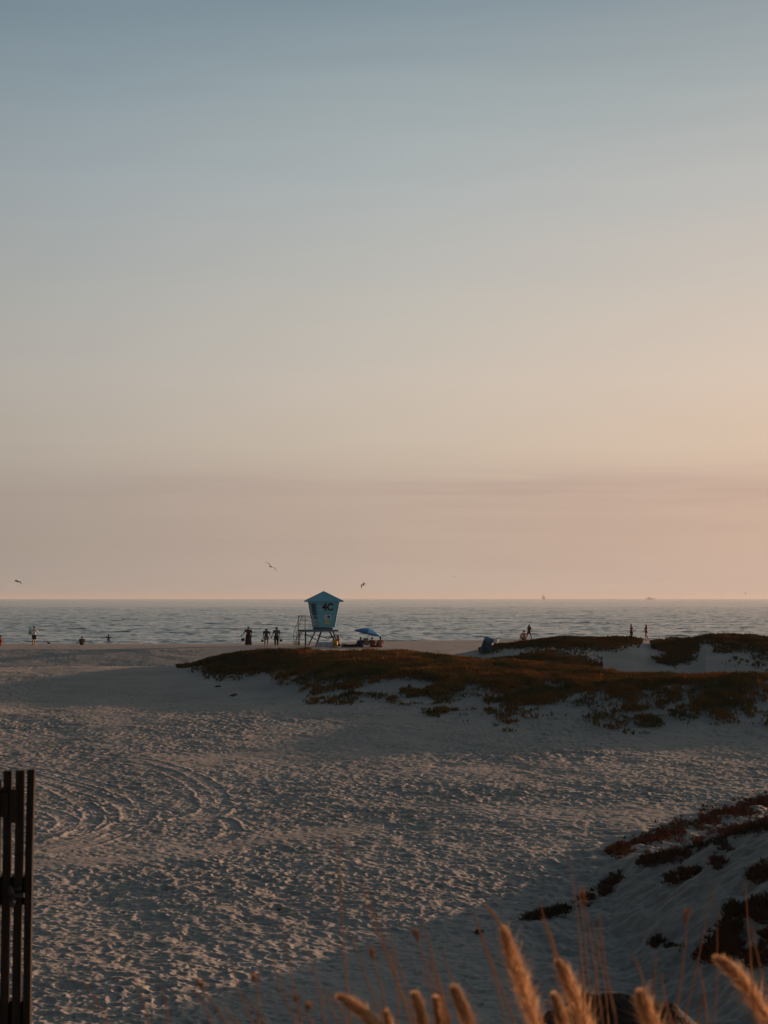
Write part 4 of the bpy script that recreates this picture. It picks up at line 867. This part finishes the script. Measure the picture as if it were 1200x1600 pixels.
# ------------------------------------------------------------------ foreground fence
wood = varied('weathered_fence_wood', (0.020,0.014,0.011), (0.045,0.031,0.023), 9, 0.9, 0.003, stretch=(6,6,0.6), bscale=20)
FY = 4.4; FEN = empty('slat_fence', (pix(0,1300,FY).x, FY, hz(-1.1, FY))); tag(FEN, 'dark weathered wooden slat gate with rails at the lower left edge', 'fence')
pm = (F)/FY
def fx_(px): return pix(px-5, 1400, FY).x - FEN.location.x
def fz_(v): return pix(0, v, FY).z - FEN.location.z
def fbox(name, x0, x1, v0, v1, y0, y1, mat_=wood, parent=FEN, zb_=None, rz=0.0, bev=0.0025):
    bm = bmesh.new(); z1_ = fz_(v0); z0_ = fz_(v1) if zb_ is None else zb_
    bm_box(bm, ((fx_(x0)+fx_(x1))/2, (y0+y1)/2, (z0_+z1_)/2), (fx_(x1)-fx_(x0), y1-y0, z1_-z0_), Euler((0,rz,0)))
    bmesh.ops.subdivide_edges(bm, edges=[e_ for e_ in bm.edges if abs(e_.verts[0].co.z-e_.verts[1].co.z) > 0.05], cuts=6)
    for q in bm.verts: q.co.x += 0.0012*math.sin(q.co.z*9+x0); q.co.y += 0.002*math.sin(q.co.z*6+x0*2)
    return finish(name, bm, mat_, parent, bevel=0)
tops = {43:1203, 26:1204, 8:1205, -9:1220, -27:1206, -45:1210, -63:1204, -81:1208, -99:1203, -117:1207, -135:1206}
for x0, vt in tops.items(): fbox('slat', x0, x0+(12.3 if x0 != 43 else 11.3), vt, 0, 0.0, 0.019, zb_=-0.1, rz=random.uniform(-0.002, 0.002))
fbox('rail', -240, 50, 1371, 1416, 0.022, 0.06)
fbox('rail', -240, 50, 1567, 1612, 0.022, 0.06)
fbox('rail', -240, 21, 1233, 1276, 0.022, 0.06)
fbox('post', -180, -135, 1190, 0, 0.062, 0.15, zb_=-0.2)
fbox('block', 22, 30.5, 1233, 1284, -0.025, -0.003)
fbox('block', 7, 17, 1238, 1275, -0.022, -0.003)
metal = varied('dark_iron', (0.05,0.045,0.045), (0.09,0.08,0.08), 20, 0.5)
bm = bmesh.new(); bm_tube(bm, [(fx_(23),-0.02,fz_(1384)),(fx_(27),-0.035,fz_(1392)),(fx_(29),-0.035,fz_(1404)),(fx_(27),-0.02,fz_(1412))], [0.008,0.011,0.011,0.008], 8); bm_box(bm, (fx_(36),-0.012,fz_(1397)), (0.035,0.02,0.012)); bm_box(bm, (fx_(34),-0.012,fz_(1387)), (0.02,0.018,0.008)); finish('latch', bm, metal, FEN)
bm = bmesh.new(); bm_tube(bm, [(fx_(-30),0.025,fz_(1236)),(fx_(20),0.024,fz_(1237.5)),(fx_(60),0.022,fz_(1237))], 0.0016, 6); finish('wire', bm, metal, FEN)
bm = bmesh.new(); tag_pts = [(3.5,1264),(5.5,1264),(9,1276),(3.5,1276)]
f_ = bm.faces.new([bm.verts.new((fx_(a_1),0.03,fz_(v_1))) for a_1, v_1 in tag_pts]); r_ = bmesh.ops.extrude_face_region(bm, geom=[f_]); bmesh.ops.translate(bm, verts=[q for q in r_['geom'] if isinstance(q, bmesh.types.BMVert)], vec=(0,0.004,0)); finish('plastic_tag', bm, yellow_p, FEN)

# ------------------------------------------------------------------ boulder
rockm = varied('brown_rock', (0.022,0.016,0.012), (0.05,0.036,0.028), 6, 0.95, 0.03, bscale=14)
bm = bmesh.new(); bmesh.ops.create_icosphere(bm, subdivisions=5, radius=1)
cr_ = pix(905, 1542, 5.2); cz_ = hz(cr_.x, 5.2)
RT = cr_.z-cz_+0.25
from mathutils import noise as mn
for q in bm.verts:
    n = q.co.normalized(); k_ = 1+0.06*mn.noise(n*1.7+Vector((4,1,2)))+0.035*mn.noise(n*4.3)+0.03*mn.noise(n*11)
    c = n*k_; c.x = c.x*(0.52 if c.x < 0 else 1.0); c.y *= 0.6; c.z = (c.z*RT*0.93 if c.z > 0 else c.z*0.3); q.co = c
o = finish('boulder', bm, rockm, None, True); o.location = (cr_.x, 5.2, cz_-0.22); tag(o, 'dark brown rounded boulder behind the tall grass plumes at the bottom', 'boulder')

# ------------------------------------------------------------------ fountain grass
def grass_mat(name, c1, c2, trans=0.5):
    m = bpy.data.materials.new(name); m.use_nodes = True; t = m.node_tree; t.nodes.clear()
    g = N(t, 'ShaderNodeNewGeometry'); col_ = mixc(t, g.outputs['Random Per Island'], (*c1,1), (*c2,1))
    d = N(t, 'ShaderNodeBsdfDiffuse'); tr = N(t, 'ShaderNodeBsdfTranslucent'); mx = N(t, 'ShaderNodeMixShader'); mx.inputs[0].default_value = trans
    t.links.new(col_, d.inputs[0]); t.links.new(col_, tr.inputs[0]); t.links.new(d.outputs[0], mx.inputs[1]); t.links.new(tr.outputs[0], mx.inputs[2])
    out = N(t, 'ShaderNodeOutputMaterial'); t.links.new(mx.outputs[0], out.inputs[0]); return m
plume_m = grass_mat('plume_bristles', (0.42,0.23,0.11), (0.98,0.70,0.42), 0.62); stalk_m = grass_mat('dry_stalk', (0.36,0.19,0.09), (0.55,0.34,0.18), 0.4); blade_m = grass_mat('dry_blade', (0.20,0.12,0.06), (0.36,0.23,0.11), 0.45)
def bez(p0, p1, p2, n): return [(1-t)**2*p0+2*(1-t)*t*p1+t*t*p2 for t in [i_/(n-1) for i_ in range(n)]]
def plume(clump, tip, mid, bot, d, w, base, tail=None):
    """tip, mid, bot pixels of the flower spike (top to foot), w full width px"""
    inv = clump.matrix_basis.inverted(); A = pix(*tip, d); M = pix(*mid, d); B = pix(*bot, d); ctrl = M*2-(A+B)/2; ax = bez(B, ctrl, A, 40)
    R0 = 1.2*w/2*d/F; bm_v = []; bm_f = []
    # bristles
    n = 1700
    for i in range(n):
        t = (i+random.random())/n; k_ = t*39; i0 = min(int(k_), 38); p = ax[i0].lerp(ax[i0+1], k_-i0); dr = (ax[min(i0+1,39)]-ax[i0]).normalized()
        env = (min(1, t/0.12)**0.7)*(1-0.85*max(0, (t-0.35)/0.65)**1.5)
        L = R0*env*(0.9+0.35*math.sin(t*150+2*math.sin(t*37)))*random.uniform(0.8, 1.6)*(1.7 if random.random() < 0.12 else 1)+0.003
        a = random.uniform(0, 2*math.pi); q = dr.to_track_quat('Z', 'Y'); rad = q @ Vector((math.cos(a), math.sin(a), 0)); dd = (rad*random.uniform(0.75, 1.0)+dr*random.uniform(0.5, 1.1)).normalized()
        side = dd.cross(dr).normalized()*0.00026; n0 = len(bm_v); e_ = p+dd*L+Vector((random.gauss(0,1),random.gauss(0,1),random.gauss(0,1)))*L*0.06
        bm_v += [p-side, p+side, p.lerp(e_,0.55)+side*0.9+dr*L*0.05, p.lerp(e_,0.55)-side*0.9+dr*L*0.05, e_]
        bm_f += [(n0,n0+1,n0+2),(n0,n0+2,n0+3),(n0+3,n0+2,n0+4)]
    # spikelets hugging the axis
    for i in range(520):
        t = (i+random.random())/520; k_ = t*39; i0 = min(int(k_), 38); p = ax[i0].lerp(ax[i0+1], k_-i0); dr = (ax[min(i0+1,39)]-ax[i0]).normalized(); env = (min(1, t/0.12)**0.7)*(1-0.8*max(0, (t-0.35)/0.65)**1.5)
        a = i*2.39996; q = dr.to_track_quat('Z', 'Y'); rad = q @ Vector((math.cos(a), math.sin(a), 0)); s_ = dr.cross(rad); c0 = p+rad*R0*random.uniform(0.3,0.62)*env; L = 0.007; wd = 0.0010; n0 = len(bm_v)
        bm_v += [c0-dr*L*0.4, c0+s_*wd+rad*0.0005, c0+rad*wd, c0-s_*wd, c0+(dr+rad*0.5)*L]
        bm_f += [(n0,n0+1,n0+2),(n0,n0+2,n0+3),(n0+1,n0+4,n0+2),(n0+2,n0+4,n0+3)]
    V = [inv @ q for q in bm_v]; o = link_mesh('plume', np_mesh('plume', [tuple(q) for q in V], bm_f), plume_m, clump)
    bm = bmesh.new(); base = Vector(base); c2 = B+(B-ax[3]).normalized()*0.3; sp = bez(base, Vector((c2.x*0.6+base.x*0.4, c2.y, c2.z)), B, 14)
    pts = [inv @ q for q in sp+ax[2::3]]; bm_tube(bm, pts, [0.0016]*14+[0.0012]*(len(pts)-14), 6)
    if tail:
        T = pix(*tail, d); bm_tube(bm, [inv @ q for q in bez(A, lerp(A, T, 0.5)+Vector((0.004,0,0.003)), T, 8)], [0.0016,0.0016,0.0018,0.002,0.0022,0.0018,0.0012,0.0005], 6)
    finish('stem', bm, stalk_m, clump, True)
def stalk(clump, tip, low, d, base, r=0.0016, head=False, mat_=None):
    inv = clump.matrix_basis.inverted(); A = pix(*tip, d); L = pix(*low, d); base = Vector(base); c = L+(L-A)*0.8
    sp = bez(base, Vector((c.x, d, c.z)), L, 8)+bez(L, (L+A)/2+Vector((random.uniform(-1,1)*0.008,0,0.0)), A, 12)[1:]
    n = len(sp); bm = bmesh.new(); bm_tube(bm, [inv @ q for q in sp], [r*(1-0.65*i/n) for i in range(n)], 5)
    if head:
        for k_ in range(36):
            t = random.random(); p = A.lerp(L, t*0.12); dd = Vector((random.gauss(0,1),random.gauss(0,1),random.random()*2)).normalized()*0.010*(1-t*0.5); bm_tube(bm, [inv @ p, inv @ (p+dd)], [0.0007,0.0002], 4, cap=False)
    finish('stem', bm, mat_ or stalk_m, clump, True)
def blades(clump, cx, cy, n, h, spread, lean=0.0):
    """a tuft of thin arching leaves"""
    inv = clump.matrix_basis.inverted(); VV, FF_ = [], []
    for i in range(n):
        a = random.uniform(0, 2*math.pi); r0 = random.random()*0.09; b0 = Vector((cx+math.cos(a)*r0, cy+math.sin(a)*r0, 0)); b0.z = hz(b0.x, b0.y)-0.02
        H_ = h*random.uniform(0.55, 1.0); out = Vector((math.cos(a)+lean, math.sin(a), 0))*spread*random.uniform(0.3, 1.0); tip = b0+out+Vector((0,0,H_*random.uniform(0.75, 1))); sp = bez(b0, b0+out*0.25+Vector((0,0,H_*0.8)), tip, 9)
        side = Vector((-math.sin(a), math.cos(a), 0)); n0 = len(VV)
        for k_, p in enumerate(sp): w_ = 0.0022*(1-(k_/8)**2)+0.0002; VV += [inv @ (p-side*w_), inv @ (p+side*w_)]
        for k_ in range(8): q = n0+2*k_; FF_.append((q, q+1, q+3, q+2))
    o = link_mesh('blades', np_mesh('blades', [tuple(q) for q in VV], FF_, True), blade_m, clump); o['kind'] = 'stuff'
def clump(label, px, d):
    x = (px-600)/F*d; o = empty('fountain_grass', (x, d, hz(x, d))); bpy.context.view_layer.update(); tag(o, label, 'fountain grass', 'fountain grass clumps in the foreground'); return o, (x, d, hz(x, d)-0.02)
bpy.context.view_layer.update()
# right of centre: the tallest plume
c, b0 = clump('tall grass clump right of centre with the longest glowing seed plume', 860, 1.9)
plume(c, (786,1452), (812,1530), (850,1640), 1.85, 38, b0, tail=(752,1410))
plume(c, (872,1503), (898,1560), (935,1660), 1.95, 34, b0, tail=(845,1432))
plume(c, (866,1556), (880,1600), (905,1680), 1.8, 24, b0)
for tip, low, d, hd in (((737,1418),(804,1600),1.7,0),((842,1405),(896,1600),2.1,0),((910,1392),(942,1600),2.0,1),((904,1385),(921,1560),2.2,0),((890,1340),(917,1600),2.5,0),((937,1430),(962,1590),1.6,0),((925,1440),(950,1590),2.4,0),((745,1445),(790,1600),2.3,0),((905,1460),(912,1600),1.7,0),((940,1455),(930,1600),2.3,0)): stalk(c, tip, low, d, b0, head=bool(hd))
blades(c, b0[0], b0[1], 70, 0.75, 0.30)
c, b0 = clump('grass clump at the right edge with one curved plume leaning left', 1180, 1.9)
plume(c, (1120,1498), (1168,1545), (1225,1640), 1.85, 32, b0)
plume(c, (1000,1552), (1018,1600), (1060,1690), 1.8, 36, b0)
for tip, low, d, hd in (((1073,1424),(1054,1600),1.9,1),((1117,1378),(1069,1600),2.6,0),((1175,1446),(1215,1600),1.8,0),((1172,1450),(1180,1600),1.8,0),((988,1490),(1008,1560),1.7,0),((1025,1490),(1014,1600),2.0,0),((1033,1520),(1050,1600),1.8,0),((1091,1510),(1105,1600),1.7,0),((1100,1560),(1092,1600),1.6,0),((1165,1380),(1185,1600),2.5,0),((1120,1420),(1116,1600),2.7,0)): stalk(c, tip, low, d, b0, head=bool(hd))
blades(c, b0[0], b0[1], 70, 0.72, 0.30)
c, b0 = clump('central grass clump with short plumes and thin brown arching stalks', 650, 1.9)
plume(c, (709,1546), (728,1590), (765,1690), 1.8, 28, b0)
plume(c, (530,1558), (575,1590), (640,1660), 1.75, 24, b0)
plume(c, (648,1556), (659,1590), (680,1680), 1.8, 20, b0)
plume(c, (681,1562), (688,1600), (700,1690), 1.8, 18, b0)
plume(c, (604,1584), (612,1620), (630,1700), 1.8, 14, b0)
for tip, low, d, hd in (((527,1300),(548,1600),1.9,0),((564,1376),(641,1600),1.9,0),((568,1400),(650,1600),2.2,0),((658,1428),(702,1590),1.9,0),((647,1455),(704,1600),1.9,1),((580,1486),(603,1600),1.8,1),((600,1440),(655,1600),2.4,0),((510,1550),(542,1600),1.7,0),((668,1495),(697,1600),1.7,0),((655,1514),(700,1600),1.9,0),((545,1450),(600,1600),2.4,0),((612,1470),(622,1600),2.1,0),((690,1480),(735,1600),2.3,0)): stalk(c, tip, low, d, b0, head=bool(hd))
blades(c, b0[0], b0[1], 80, 0.78, 0.30)
c, b0 = clump('sparse left grass clump of thin bare stalks without plumes', 400, 1.9)
for tip, low, d, hd in (((426,1493),(465,1600),1.8,0),((478,1480),(507,1600),1.9,0),((398,1526),(404,1600),1.8,1),((311,1537),(354,1600),1.8,1),((300,1545),(330,1600),1.6,0),((380,1555),(415,1600),1.8,0),((482,1575),(490,1600),1.6,1),((360,1500),(395,1600),2.2,0),((440,1440),(470,1600),2.4,0),((505,1540),(530,1600),2.0,0),((350,1570),(372,1600),1.7,0),((462,1560),(470,1600),1.8,1),((210,1520),(232,1600),2.1,0),((250,1540),(262,1600),2.0,0),((130,1530),(170,1600),2.1,0)): stalk(c, tip, low, d, b0, r=0.0014, head=bool(hd))
blades(c, b0[0], b0[1], 45, 0.66, 0.32)

# ------------------------------------------------------------------ haze
bm = bmesh.new(); bmesh.ops.create_cube(bm, size=1.0); bmesh.ops.transform(bm, matrix=Matrix.Translation((0, 12000, 12)) @ Matrix.Diagonal((180000, 27000, 50, 1)), verts=bm.verts)
me = bpy.data.meshes.new('haze'); bm.to_mesh(me); bm.free()
m = bpy.data.materials.new('haze'); m.use_nodes = True; t = m.node_tree; t.nodes.clear()
pv = N(t, 'ShaderNodeVolumePrincipled'); pv.inputs['Color'].default_value = (0.88,0.91,0.92,1); pv.inputs['Density'].default_value = 7e-5; pv.inputs['Anisotropy'].default_value = 0.2
out = N(t, 'ShaderNodeOutputMaterial'); t.links.new(pv.outputs[0], out.inputs['Volume'])
tag(link_mesh('haze', me, m), kind='stuff')
